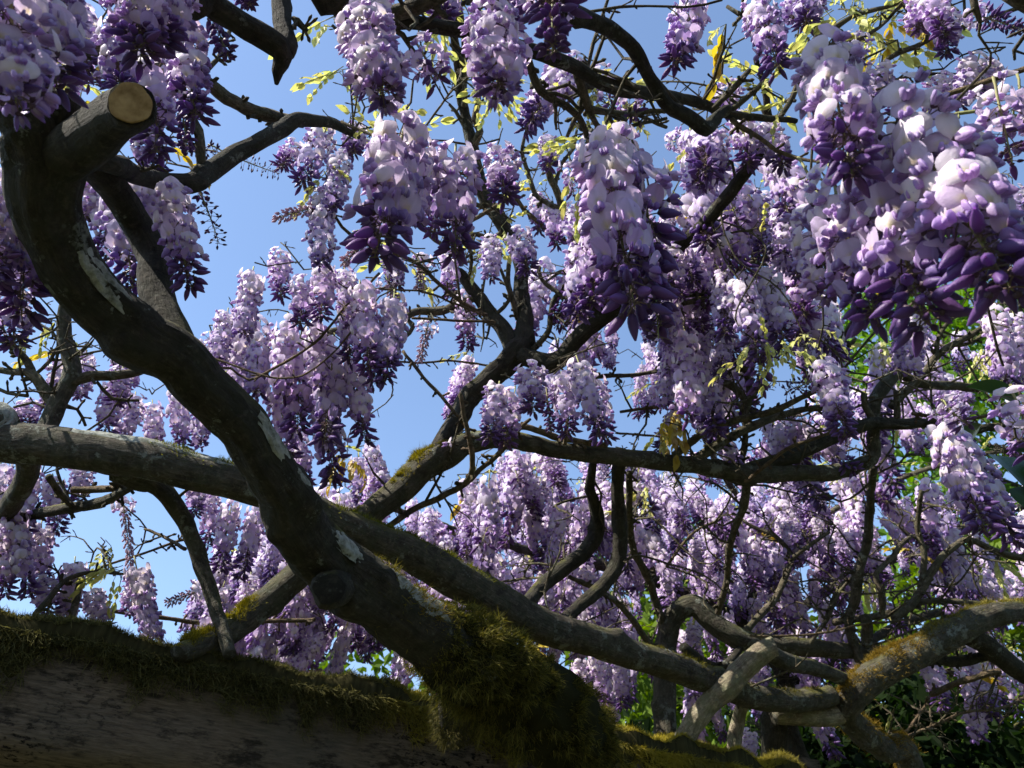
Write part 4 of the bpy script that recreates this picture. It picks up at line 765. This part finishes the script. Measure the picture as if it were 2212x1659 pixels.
# ------------------------------------------------------------------ racemes seen one by one
near = True
for a in (
 (1785, 120, 1850, 390, .66, 'm', 1), (1950, 240, 2150, 620, .62, 'm', 1), (1800, 395, 1870, 690, .74, 'm', 1), (1890, 330, 1990, 700, .68, 'm', 1), (2060, 330, 2170, 610, .64, 'm', 1), (1760, 470, 1790, 640, .80, 'o', 1),
 (20, -70, 30, 220, .56, 'o', 1), (95, -60, 110, 190, .62, 'm', 1), (290, -60, 300, 120, .76, 'm', 1), (365, -60, 360, 100, .8, 'm', 1), (440, -40, 480, 130, 1.0, 'b', 1), (400, 50, 405, 250, 1.0, 'm', 1), (330, 110, 345, 330, 1.1, 'm'), (250, 60, 260, 210, 1.0, 'm'), (300, 240, 335, 365, 1.15, 'm'), (385, 190, 415, 335, 1.2, 'b'),
 (200, 105, 205, 190, 1.2, 's'), (170, 20, 175, 150, 1.1, 'm'), (520, -40, 545, 20, 1.1, 'b'), (160, 130, 150, 200, 1.3, 'o'),
 (60, 400, 45, 690, .95, 'm', 1), (10, 390, -10, 600, .9, 'm', 1), (20, 620, 30, 745, 1.0, 'm'), (255, 380, 285, 620, 1.2, 'm'), (370, 415, 400, 620, 1.02, 'm', 1), (330, 380, 330, 520, 1.25, 'o'), (225, 410, 232, 560, 1.3, 'm'), (310, 470, 300, 610, 1.3, 'm'), (190, 390, 200, 470, 1.3, 'o'),
 (425, 398, 484, 530, 1.2, 'k', 1), (470, 322, 600, 385, 1.35, 'k'), (380, 310, 470, 330, 1.3, 'k'),
 (700, 285, 650, 400, 1.5, 'm'), (735, 340, 725, 450, 1.45, 'o'), (770, 280, 760, 330, 1.6, 'm'), (695, 430, 685, 570, 1.4, 'o'), (715, 440, 598, 465, 1.4, 'g'), (640, 320, 610, 360, 1.6, 'm'), (790, 520, 740, 570, 1.5, 'g'),
 (872, 270, 830, 565, 1.0, 'm', 1), (905, 320, 880, 470, 1.08, 'o', 1), (985, 340, 985, 545, 1.1, 'm', 1), (1082, 330, 1090, 430, 1.15, 'm', 1), (945, 400, 930, 500, 1.4, 'm'),
 (775, 40, 850, 205, .8, 'o', 1), (810, 20, 800, 190, .9, 'm'), (1060, 30, 1065, 180, .8, 'o', 1), (1195, -40, 1190, 95, .68, 'b', 1), (1110, 90, 1095, 160, .85, 's'), (905, 100, 950, 175, .9, 's', 1), (960, -30, 955, 40, 1.1, 'm'), (1100, -30, 1090, 60, .9, 'm'),
 (1215, 150, 1150, 270, 1.55, 'm'), (1240, 135, 1215, 205, 1.5, 'o'), (1290, 150, 1330, 230, 1.5, 's'), (1165, 210, 1130, 275, 1.6, 'm'), (1350, 215, 1375, 250, 1.2, 's'),
 (1310, 310, 1360, 680, 1.0, 'm', 1), (1385, 370, 1440, 720, .98, 'b', 1), (1275, 300, 1290, 430, 1.2, 's'), (1340, 300, 1330, 480, 1.15, 'm'), (1285, 400, 1300, 560, 1.3, 'o'), (1180, 310, 1190, 360, 1.75, 'm'), (1230, 350, 1240, 430, 1.6, 's'),
 (1120, 505, 1142, 585, 1.45, 'm'), (1190, 450, 1205, 530, 1.9, 'm'), (1160, 430, 1170, 500, 2.0, 'm'), (1060, 520, 1060, 600, 1.8, 'o'),
 (605, 550, 600, 640, 1.6, 'm'), (545, 595, 522, 725, 1.5, 'o'), (700, 575, 700, 690, 1.5, 'm'), (655, 610, 650, 700, 1.55, 'm'), (745, 590, 760, 700, 1.6, 'o'), (490, 680, 470, 780, 1.65, 'o'), (560, 700, 555, 850, 1.68, 'o'), (620, 700, 610, 860, 1.66, 'o'), (520, 720, 510, 860, 1.7, 'o'), (455, 730, 465, 830, 1.72, 'o'),
 (650, 740, 640, 930, 1.66, 'm'), (720, 750, 705, 960, 1.62, 'm'), (765, 790, 780, 950, 1.6, 'm'), (700, 830, 725, 1030, 1.64, 'm'), (600, 830, 625, 1000, 1.7, 'm'), (500, 800, 520, 960, 1.76, 'm'), (780, 630, 800, 800, 1.5, 'm'), (850, 650, 838, 820, 1.5, 'm'), (815, 700, 810, 830, 1.55, 'm'), (835, 600, 860, 670, 1.6, 'g'), (925, 700, 908, 775, 1.8, 'g'), (640, 930, 660, 1050, 1.8, 'm'), (750, 640, 760, 780, 1.6, 'm'), (680, 700, 690, 840, 1.6, 'o'),
 (430, 830, 440, 960, 1.78, 'o'), (380, 850, 395, 980, 1.8, 'm'), (330, 880, 335, 990, 1.8, 'm'), (1000, 640, 1010, 750, 2.0, 'm'), (970, 540, 975, 640, 2.0, 'm'), (915, 560, 905, 630, 1.7, 'g'), (850, 560, 850, 620, 1.7, 'm'),
 (140, 780, 100, 880, 1.65, 'o'), (185, 770, 165, 860, 1.7, 'o'), (265, 800, 255, 870, 1.65, 'm'), (245, 830, 225, 950, 1.7, 'm'), (290, 860, 270, 950, 1.75, 'o'), (60, 870, 65, 920, 1.7, 'm'), (260, 760, 280, 830, 1.75, 'o'), (15, 890, 30, 960, 1.7, 'o'),
 (60, 1000, 50, 1180, 1.6, 'm'), (0, 1010, 0, 1180, 1.6, 'm'), (115, 1040, 125, 1150, 1.65, 'm'), (30, 1120, 55, 1290, 1.52, 'm'), (-5, 1150, 5, 1290, 1.5, 'm'), (90, 1140, 85, 1270, 1.6, 'm'), (265, 1080, 285, 1215, 1.75, 'g'), (180, 1010, 165, 1090, 1.7, 'm'),
 (420, 1040, 430, 1110, 1.85, 'm'), (500, 1090, 475, 1235, 1.85, 'm'), (560, 1100, 520, 1250, 1.9, 'm'), (455, 1060, 450, 1180, 1.9, 'm'), (160, 1220, 145, 1340, 1.6, 'o'), (200, 1280, 225, 1370, 1.6, 'm'), (295, 1225, 330, 1385, 1.55, 'o', 1), (300, 1240, 275, 1320, 1.7, 'o'), (430, 1275, 360, 1305, 1.7, 'g'), (480, 1270, 440, 1370, 1.8, 'o'), (540, 1250, 520, 1340, 1.9, 'o'), (90, 1250, 110, 1330, 1.55, 'm'),
 (800, 970, 835, 1080, 2.0, 'm'), (775, 990, 780, 1080, 2.05, 'm'), (820, 1020, 790, 1110, 2.0, 'o'),
 (1015, 780, 980, 880, 2.1, 'm'), (1000, 800, 970, 900, 2.15, 'o'), (1145, 795, 1150, 890, 1.35, 'm', 1), (1075, 840, 1050, 950, 1.5, 'm'), (1110, 850, 1090, 960, 1.5, 'm'), (1250, 790, 1290, 945, 1.45, 'm'), (1215, 820, 1230, 940, 1.5, 'm'), (1285, 820, 1310, 950, 1.6, 'm'), (1180, 840, 1190, 930, 1.5, 'b'),
 (1480, 730, 1500, 900, 1.8, 'o'), (1450, 760, 1440, 880, 1.9, 'o'), (1520, 780, 1540, 940, 1.9, 'm'), (1600, 610, 1640, 775, 1.55, 'm'), (1560, 600, 1570, 720, 1.6, 'm'), (1660, 600, 1690, 760, 1.6, 'm'),
 (1985, 690, 1970, 805, 1.6, 'o'), (1960, 700, 1945, 800, 1.65, 'o'), (2150, 675, 2175, 820, 1.4, 'o'), (2190, 690, 2205, 820, 1.45, 'o'), (1780, 790, 1830, 940, 1.2, 'm', 1), (1790, 815, 1695, 835, 1.2, 'k'),
 (2035, 920, 2130, 1150, 1.2, 'm', 1), (2075, 960, 2180, 1170, 1.25, 'm', 1), (2190, 850, 2240, 980, .8, 's', 1), (2040, 870, 2080, 920, 1.1, 's', 1),
 (1500, 0, 1465, 150, 1.12, 'm', 1), (1640, 5, 1675, 140, 1.1, 'm', 1), (1755, -20, 1740, 55, 1.3, 'm'), (1725, -30, 1720, 40, 1.4, 'o'), (2010, -10, 2035, 75, 1.3, 'm'), (1990, 10, 1985, 60, 1.35, 'o'), (2100, 30, 2210, 58, 1.35, 'b'), (2050, 40, 2040, 110, 1.4, 'm'), (1850, 80, 1850, 150, 1.4, 's'), (1900, 150, 1880, 240, 1.4, 'm'),
 (2110, 130, 2070, 225, 1.3, 'o'), (2150, 140, 2110, 210, 1.35, 'm'), (2040, 170, 2010, 250, 1.4, 'o'), (2150, 190, 2185, 350, .8, 's', 1), (2200, 180, 2225, 330, .82, 's', 1), (1950, 190, 1930, 260, 1.3, 's'), (1575, 190, 1560, 250, 1.5, 'm'), (1600, 260, 1610, 350, 1.4, 'm'), (1660, 280, 1690, 360, 1.4, 'm'), (2190, 410, 2200, 480, 1.8, 'm'), (2160, 420, 2150, 470, 1.9, 'o'),
 (1290, 1420, 1310, 1530, 2.0, 'm'), (1250, 1430, 1260, 1530, 2.05, 'm'), (1340, 1430, 1350, 1530, 2.05, 'm'), (900, 1290, 950, 1350, 1.9, 'o'), (1010, 1300, 1020, 1360, 1.95, 'm'), (1500, 1350, 1490, 1420, 2.2, 'm'), (1620, 1580, 1615, 1660, 2.2, 'm'), (1500, 1540, 1490, 1600, 2.3, 'm')):
    raceme_px(*a[:6], near=len(a) > 6, girth=1.16 if a[4] < .81 else 1.05)
# massed racemes farther in
KEYS = [P(*k) for k in ((1900, 1440, 1.93), (1860, 1475, 1.9), (1730, 1535, 1.9), (1585, 1590, 1.82), (1560, 1470, 1.72), (1260, 1545, 1.6), (1420, 1560, 1.7), (1300, 965, 1.78), (1000, 1300, 1.5), (1250, 1370, 1.62), (1330, 1150, 1.86), (2160, 1320, 2.02))]
def sunny(p):       # gaps in the canopy through which the sun reaches the wood
    return any((p - k - sd * (p - k).dot(sd)).length < .12 and (p - k).dot(sd) > 0 for k in KEYS)
def mass(x0, y0, x1, y1, n, d0, d1, kinds='mmmoos', Lr=(.09, .25)):
    for i in range(int(n * 1.2)):
        x = random.uniform(x0, x1); y = random.uniform(y0, y1); d = random.uniform(d0, d1)
        ax = Vector((random.gauss(0, .24), random.gauss(0, .24), -1)).normalized()
        if sunny(P(x, y, d) - Vector((0, 0, .1))): continue
        RAC.append((P(x, y, d), ax, random.uniform(*Lr), random.choice(kinds), False, random.uniform(.82, 1.28)))
mass(1450, 270, 1700, 420, 12, 1.5, 1.9); mass(1440, 420, 1720, 640, 34, 1.6, 2.2); mass(1440, 560, 1720, 760, 22, 1.8, 2.4); mass(1400, 720, 1600, 900, 16, 2.0, 2.5)
mass(1110, 560, 1400, 700, 16, 2.1, 2.5); mass(1180, 690, 1420, 800, 12, 2.1, 2.6); mass(1240, 430, 1440, 620, 12, 1.6, 2.1); mass(1160, 960, 1420, 1100, 26, 2.1, 2.7); mass(1000, 980, 1200, 1120, 22, 2.0, 2.5)
mass(1640, 900, 1740, 960, 8, 2.0, 2.4); mass(1600, 1010, 1900, 1150, 26, 2.3, 3.0); mass(1400, 1040, 1640, 1180, 18, 2.4, 3.1); mass(1350, 1120, 1800, 1300, 34, 2.6, 3.4); mass(1050, 1100, 1400, 1260, 34, 2.4, 3.0); mass(820, 1080, 1060, 1220, 22, 2.2, 2.7)
mass(680, 1150, 980, 1300, 18, 2.3, 2.7); mass(440, 1150, 720, 1290, 20, 2.1, 2.6); mass(1750, 1080, 2000, 1260, 16, 2.6, 3.2); mass(1950, 1000, 2240, 1200, 15, 2.4, 3.2); mass(2000, 1180, 2240, 1300, 14, 2.6, 3.2); mass(1950, 1380, 2240, 1450, 12, 2.6, 3.0)
mass(1100, 1280, 1400, 1340, 10, 2.6, 3.0); mass(1450, 1290, 1900, 1390, 15, 2.8, 3.4); mass(1900, 700, 2230, 900, 14, 2.2, 2.9, 'oom'); mass(1740, 820, 1960, 940, 10, 2.3, 2.9); mass(1700, 640, 1800, 740, 8, 2.0, 2.4)
mass(430, 1230, 760, 1400, 26, 2.1, 2.7, 'oom'); mass(600, 1240, 1000, 1400, 24, 2.3, 3.0); mass(1200, 1330, 1500, 1450, 18, 2.6, 3.2); mass(1450, 1400, 1800, 1520, 16, 2.8, 3.4); mass(560, 1060, 760, 1180, 12, 2.0, 2.5)
mass(1000, 980, 1700, 1180, 34, 3.0, 3.7); mass(1600, 1000, 2240, 1250, 26, 3.2, 3.8); mass(1150, 1180, 1700, 1330, 16, 3.2, 3.8)
# unseen canopy racemes added overhead and behind to shade the beam
for i in range(70):
    RAC.append((Vector((random.uniform(-1.0, 1.6), random.uniform(-1.8, .25), random.uniform(2.45, 3.0))), Vector((random.gauss(0, .1), random.gauss(0, .1), -1)).normalized(), random.uniform(.17, .27), random.choice('mmo'), False, 1.0))

# ------------------------------------------------------------------ twigs that carry the racemes
def twig(vine, p0, p1, r0, r1, sag=.0, mat=None, spurs=None):
    d = (p1 - p0); L = d.length; m1 = p0.lerp(p1, .33) + Vector((random.gauss(0, .1), random.gauss(0, .1), random.gauss(.05, .08))) * L; m2 = p0.lerp(p1, .7) + Vector((random.gauss(0, .08), random.gauss(0, .08), random.gauss(.05, .07))) * L
    V, F, B, Q, RR, fr = tube([p0, m1, m2, p1], [r0, r0 * .9, (r0 + r1) / 2, r1], 5, .022, .2, .004, random.random() * 50, False, int(L * 45) if spurs is None else spurs)
    part('twig', V, F, mat or M_BARK_TWIG, vine, bk=B)
    return Q, RR, fr
pos = np.array([tuple(n_[0]) for n_ in NODES]); ndl = list(NODES)
todo = list(RAC); tops = np.array([tuple(r_[0]) for r_ in todo])
D = np.sqrt(((tops[:, None, :] - pos[None]) ** 2).sum(2)); best = D.min(1); bi = D.argmin(1); done = np.zeros(len(todo), bool)
TIPS = []
for _ in range(len(todo)):
    k = int(np.argmin(np.where(done, 1e9, best))); done[k] = True
    A, ax, L, kind, nr, g = todo[k]; nd = ndl[bi[k]]; vine = nd[2]
    place_raceme(vine, A, ax, L, kind, nr, g)
    top = A - ax * .035
    if best[k] > .02:
        Q, RR, fr = twig(vine, nd[0], top, max(.0016, min(nd[1] * .7, .0022 + .006 * best[k])), .0014)
        new = [(Q[i], RR[i], vine, fr[i][0]) for i in range(0, len(Q), 3)]
        npos = np.array([tuple(q[0]) for q in new]); dd = np.sqrt(((tops[:, None, :] - npos[None]) ** 2).sum(2)); mn = dd.min(1); am = dd.argmin(1)
        upd = mn < best; bi[upd] = am[upd] + len(ndl); best[upd] = mn[upd]; ndl += new
        TIPS.append((top, vine))
# bare side twigs
pool = [n_ for n_ in NODES if .003 < n_[1] < .02 and n_[2] is not VA]
poolE = [n_ for n_ in pool if n_[2] in (VE, VG) or (n_[2] is VC and n_[0].x > .3)]
for _ in range(380):
    q, r, vine, t = random.choice(pool if _ < 200 else poolE)
    d = Vector((random.gauss(0, 1), random.gauss(0, 1), random.gauss(.35, .8))); d = (d - t * d.dot(t) * .4).normalized(); L = random.uniform(.07, .26)
    e_ = q + d * L
    if e_.dot(BN) - BF < .2 and e_.z < ZT + .12: continue
    Q, RR, fr = twig(vine, q, e_, min(r * .7, .0032), .0011)
    if random.random() < .6:
        i = len(Q) // 2; d2 = (d + Vector((random.gauss(0, .7), random.gauss(0, .7), random.gauss(0, .7)))).normalized(); twig(vine, Q[i], Q[i] + d2 * L * .5, .0018, .0009)
    TIPS.append((Q[-1], vine))

# ------------------------------------------------------------------ young leaves
def nearest_vine(p):
    i = int(np.argmin(((pos - np.array(tuple(p))) ** 2).sum(1))); return NODES[i][2], NODES[i][0]
for (x, y, d, k, n_, s_) in ((720, 40, 1.5, 'y', 3, 1), (740, 150, 1.5, 'y', 4, .8), (800, 150, 1.5, 'y', 3, .8), (940, 30, 1.4, 'y', 7, 1), (1000, 20, 1.4, 'y', 6, 1), (900, 20, 1.4, 'y', 4, 1), (1020, 170, 1.6, 'y', 4, .9), (1080, 180, 1.6, 'y', 5, .9), (1280, 210, 1.5, 'y', 8, 1), (1330, 215, 1.5, 'y', 6, 1), (1060, 220, 1.7, 'y', 4, .8),
    (1270, 320, 1.25, 'y', 5, .9), (1255, 380, 1.3, 'y', 4, .9), (1150, 390, 1.7, 'y', 4, .9), (1660, 190, 1.3, 'y', 7, .9), (1690, 215, 1.25, 'y', 4, .9), (1830, 30, 1.5, 'y', 7, 1), (1880, 50, 1.5, 'y', 6, 1), (1930, 40, 1.5, 'g', 3, .8), (1900, 90, 1.5, 'y', 5, 1), (1960, 20, 1.5, 'y', 4, 1), (1990, 90, 1.5, 'y', 4, .8), (1810, 20, 1.5, 'y', 4, 1),
    (1640, 740, 1.45, 'y', 6, .75), (1680, 760, 1.45, 'y', 5, .75), (1745, 735, 1.45, 'y', 4, .75), (1450, 900, 1.9, 'g', 6, 1), (1430, 930, 1.9, 'y', 4, 1), (750, 985, 1.9, 'g', 5, .8), (60, 690, 1.5, 'y', 3, .8), (110, 690, 1.5, 'y', 3, .8), (225, 1180, 1.65, 'y', 3, .8), (265, 1230, 1.6, 'y', 4, .8), (1120, 1390, 2.0, 'g', 9, 1.2), (1160, 1420, 2.0, 'g', 8, 1.2), (1190, 1450, 2.0, 'g', 6, 1.2),
    (1730, 950, 2.2, 'y', 4, 1), (1900, 740, 2.2, 'y', 6, 1), (2120, 760, 2.2, 'y', 8, 1), (1480, 710, 2.1, 'y', 6, 1), (830, 260, 1.5, 'y', 3, .8), (770, 290, 1.6, 'y', 3, .8), (830, 320, 1.2, 'y', 3, .8), (700, 370, 1.4, 'y', 2, .8), (880, 560, 1.7, 'y', 5, .9), (1020, 560, 2.0, 'y', 4, .9), (1870, 1240, 2.4, 'y', 4, 1), (2150, 1215, 2.3, 'y', 6, 1), (150, 150, 1.2, 'y', 3, .8), (160, 185, 1.2, 'g', 2, .8), (1390, 1060, 2.2, 'y', 4, 1), (1680, 1280, 2.8, 'y', 5, 1)):
    c = P(x, y, d); vine, q = nearest_vine(c)
    twig(vine, q, c, .002, .0012)
    for i in range(n_ + 1): leaf(vine, c + Vector((random.gauss(0, .008), random.gauss(0, .008), random.gauss(0, .008))), Vector((random.gauss(0, 1), random.gauss(0, 1), random.gauss(.2 if y < 600 else -.9, .6))), k, s_ * random.uniform(.65, 1.05))
for (q, vine) in random.sample([t_ for t_ in TIPS if (t_[0] - CAM).dot(FWD) > 1.15], 110):
    for i in range(random.choice((1, 2))): leaf(vine, q, Vector((random.gauss(0, 1), random.gauss(0, 1), random.gauss(.3, .6))), 'y' if random.random() < .85 else 'g', random.uniform(.5, .8))

# loose petals caught on the wood
PET = FLM[0][1]
for (x, y, d, lab) in ((1057, 838, 1.8, 'single white blossom caught on the forked stem'), (968, 958, 1.66, 'pale fallen blossom lying on sunlit moss of the bent trunk')):
    o = link('fallen_blossom', FLM[0][0], None, P(x, y, d)); o.rotation_euler = (random.uniform(0, 1), random.uniform(0, 1), random.uniform(0, 6)); tag(o, lab, 'blossom', 'fallen blossoms')

# ------------------------------------------------------------------ broad-leaved climber at the right edge
base = P(2330, 1150, 1.25); base.z = 0
cl = thing('broad_leaf_climber', base, 'climber with large dark green oval leaves beside the shaded raceme', 'climber')
V, F, B, *_ = tube([base, Vector((base.x, base.y, 1.2)), P(2300, 1160, 1.25), P(2240, 1040, 1.25), P(2190, 960, 1.27)], [.008, .007, .005, .003, .002], 6, .03, .1, .004); part('stem', V, F, M_BARK_TWIG, cl, bk=B)
def broad(L, W, seed):
    V = []; F = []
    for i in range(9):
        t = i / 8; w_ = W * math.sin(math.pi * min(1, .05 + .95 * t ** .75)) ** .8 if i < 8 else .0005
        for j in range(5):
            u = -1 + j / 2; V.append((u * w_, L * t, -.25 * L * t * t + abs(u) * w_ * .3 + .015 * L * math.sin(6 * t + 3 * u + seed)))
        if i:
            o = (i - 1) * 5
            for j in range(4): F.append((o + j, o + j + 1, o + j + 6, o + j + 5))
    return mesh('leaf', V, F, M_LEAF_D)
BL = [broad(.085, .03, k) for k in range(3)]
for x, y, d, dr in ((2150, 985, 1.25, (.1, -.5, -.8)), (2195, 975, 1.22, (.4, -.6, -.5)), (2180, 1010, 1.28, (.2, -.4, -1)), (2205, 870, 1.3, (-.3, .2, .6)), (2215, 1050, 1.2, (-.2, -.5, -.8)), (2120, 920, 1.3, (-.5, .3, -.4))):
    o = link('leaf', random.choice(BL), cl, P(x, y, d) - base); o.rotation_mode = 'QUATERNION'; o.rotation_quaternion = Vector(dr).to_track_quat('Y', 'Z')

# ------------------------------------------------------------------ trees behind
def tree(name, loc, h, blobs, nleaf, size, cA, cB, label, cat='tree', zmin=0, trunk=.12):
    loc = Vector(loc); t = thing(name, loc, label, cat)
    top = Vector((loc.x, loc.y, h * .7)); V = []; F = []; B = []
    def addt(pts, rads, ns):
        v, f, b, *_ = tube([Vector(p) for p in pts], rads, ns, .12, .12, .02, random.random() * 9); o = len(V); V.extend(v); F.extend([tuple(i + o for i in q) for q in f]); B.extend(b)
    addt([loc + Vector((0, 0, -.05)), loc + Vector((.05, 0, h * .25)), loc + Vector((-.04, .05, h * .5)), top], [trunk, trunk * .8, trunk * .6, trunk * .2], 10)
    for (bx, by, bz, br) in blobs:
        c = loc + Vector((bx, by, bz)); z0 = min(h * .6, max(.2, bz - br * .9)); p0 = loc + Vector((0, 0, z0)); addt([p0, p0.lerp(c, .5) + Vector((0, 0, .1)), c], [trunk * .35, trunk * .22, trunk * .08], 6)
    part('trunk', V, F, M_BARK_DARK, t, bk=B)
    wts = np.array([b[3] ** 2 for b in blobs]); wts = wts / wts.sum()
    ids = rng.choice(len(blobs), nleaf, p=wts); sub = rng.normal(0, 1, (260, 3)); sub /= np.linalg.norm(sub, axis=1, keepdims=True)
    bl = np.array(blobs)[ids]; br = bl[:, 3:4]
    c = bl[:, :3] + sub[rng.integers(0, 260, nleaf)] * br * .86 + rng.normal(0, 1, (nleaf, 3)) * br * .11; c[:, 2] = np.maximum(zmin + .05, c[:, 2])
    nrm = lambda v: v / np.linalg.norm(v, axis=1, keepdims=True)
    d = nrm(rng.normal(0, 1, (nleaf, 3)) + np.array((0, 0, -.5))); sd_ = nrm(np.cross(d, rng.normal(0, 1, (nleaf, 3)))); nn = np.cross(d, sd_)
    L = size * rng.uniform(.6, 1.25, (nleaf, 1)); W = L * .30
    V = np.stack([c, c + d * L * .4 + sd_ * W + nn * W * .4, c + d * L * .4 - sd_ * W + nn * W * .4, c + d * L * .45, c + d * L], 1).reshape(-1, 3)
    o = np.arange(nleaf) * 5
    F = np.stack([np.stack(q, 1) for q in ((o, o + 1, o + 3), (o, o + 3, o + 2), (o + 1, o + 4, o + 3), (o + 3, o + 4, o + 2))], 1).reshape(-1, 3).tolist()
    f = rng.random((nleaf, 1)); C = np.repeat(np.asarray(cA) * (1 - f) + np.asarray(cB) * f, 5, 0)
    tag(link('crown', mesh('crown', V, F, M_TREE, col=C, smooth=False), t), kind='stuff')
    return t
def blobs(n, rx, ry, z0, z1, br, seed):
    r = random.Random(seed); return [(r.uniform(-rx, rx), r.uniform(-ry, ry), r.uniform(z0, z1), r.uniform(*br)) for _ in range(n)]
G1, G2 = (.05, .10, .015), (.16, .26, .04)
tree('leafy_tree', (5.2, 5.6, 0), 7.6, blobs(26, 1.5, 1.2, 2.2, 7.2, (.5, .9), 1), 15000, .11, G1, G2, 'tall bright green tree rising behind the right-hand wisteria')
tree('leafy_shrub', (2.9, 6.4, 0), 5.0, blobs(34, 1.9, .8, .8, 4.7, (.5, .85), 2), 22000, .11, G1, G2, 'dense green shrub filling gaps behind massed racemes', 'shrub')
tree('shade_dark_hedge', (2.5, 4.3, 0), 3.0, blobs(50, 1.8, .5, .4, 2.75, (.35, .6), 3), 34000, .08, (.005, .011, .003), (.016, .03, .008), 'bush below the mossy limb with deep shade put into its dark leaf colour', 'bush')  # leaf colour taken almost to black to stand for deep shade
tree('leafy_shrub', (-.1, 7.2, 0), 4.6, blobs(36, 2.4, .7, .8, 3.9, (.45, .75), 4), 22000, .11, G1, G2, 'lower green shrub glimpsed under the lichen-spotted trunk', 'shrub')
tree('distant_tree', (3.4, 17, 0), 11.3, blobs(24, 1.3, 1.2, 3, 10.8, (.6, 1.0), 5), 11000, .2, (.02, .05, .015), (.06, .10, .03), 'distant dark green tree top showing through the branches')
# unseen hedges added around the pergola to cut the low sky light
def hedge(loc, rx, ry, h_, seed, label): tree('sky_blocking_hedge', loc, h_, blobs(30, rx, ry, .4, h_ - .4, (.5, .9), seed), 7000, .2, (.02, .05, .012), (.06, .11, .025), label, 'hedge')
hedge((0, -4.6, 0), 4.2, .6, 3.8, 11, 'tall unseen hedge added behind the pergola to block low skylight')
hedge((5.4, -.6, 0), .6, 3.0, 4.2, 12, 'tall unseen hedge added beside the right flank of the pergola to block low skylight')
hedge((-5.6, 0.5, 0), .6, 3.4, 3.0, 13, 'lower unseen hedge added beside the sunny left flank of the pergola to block low skylight')
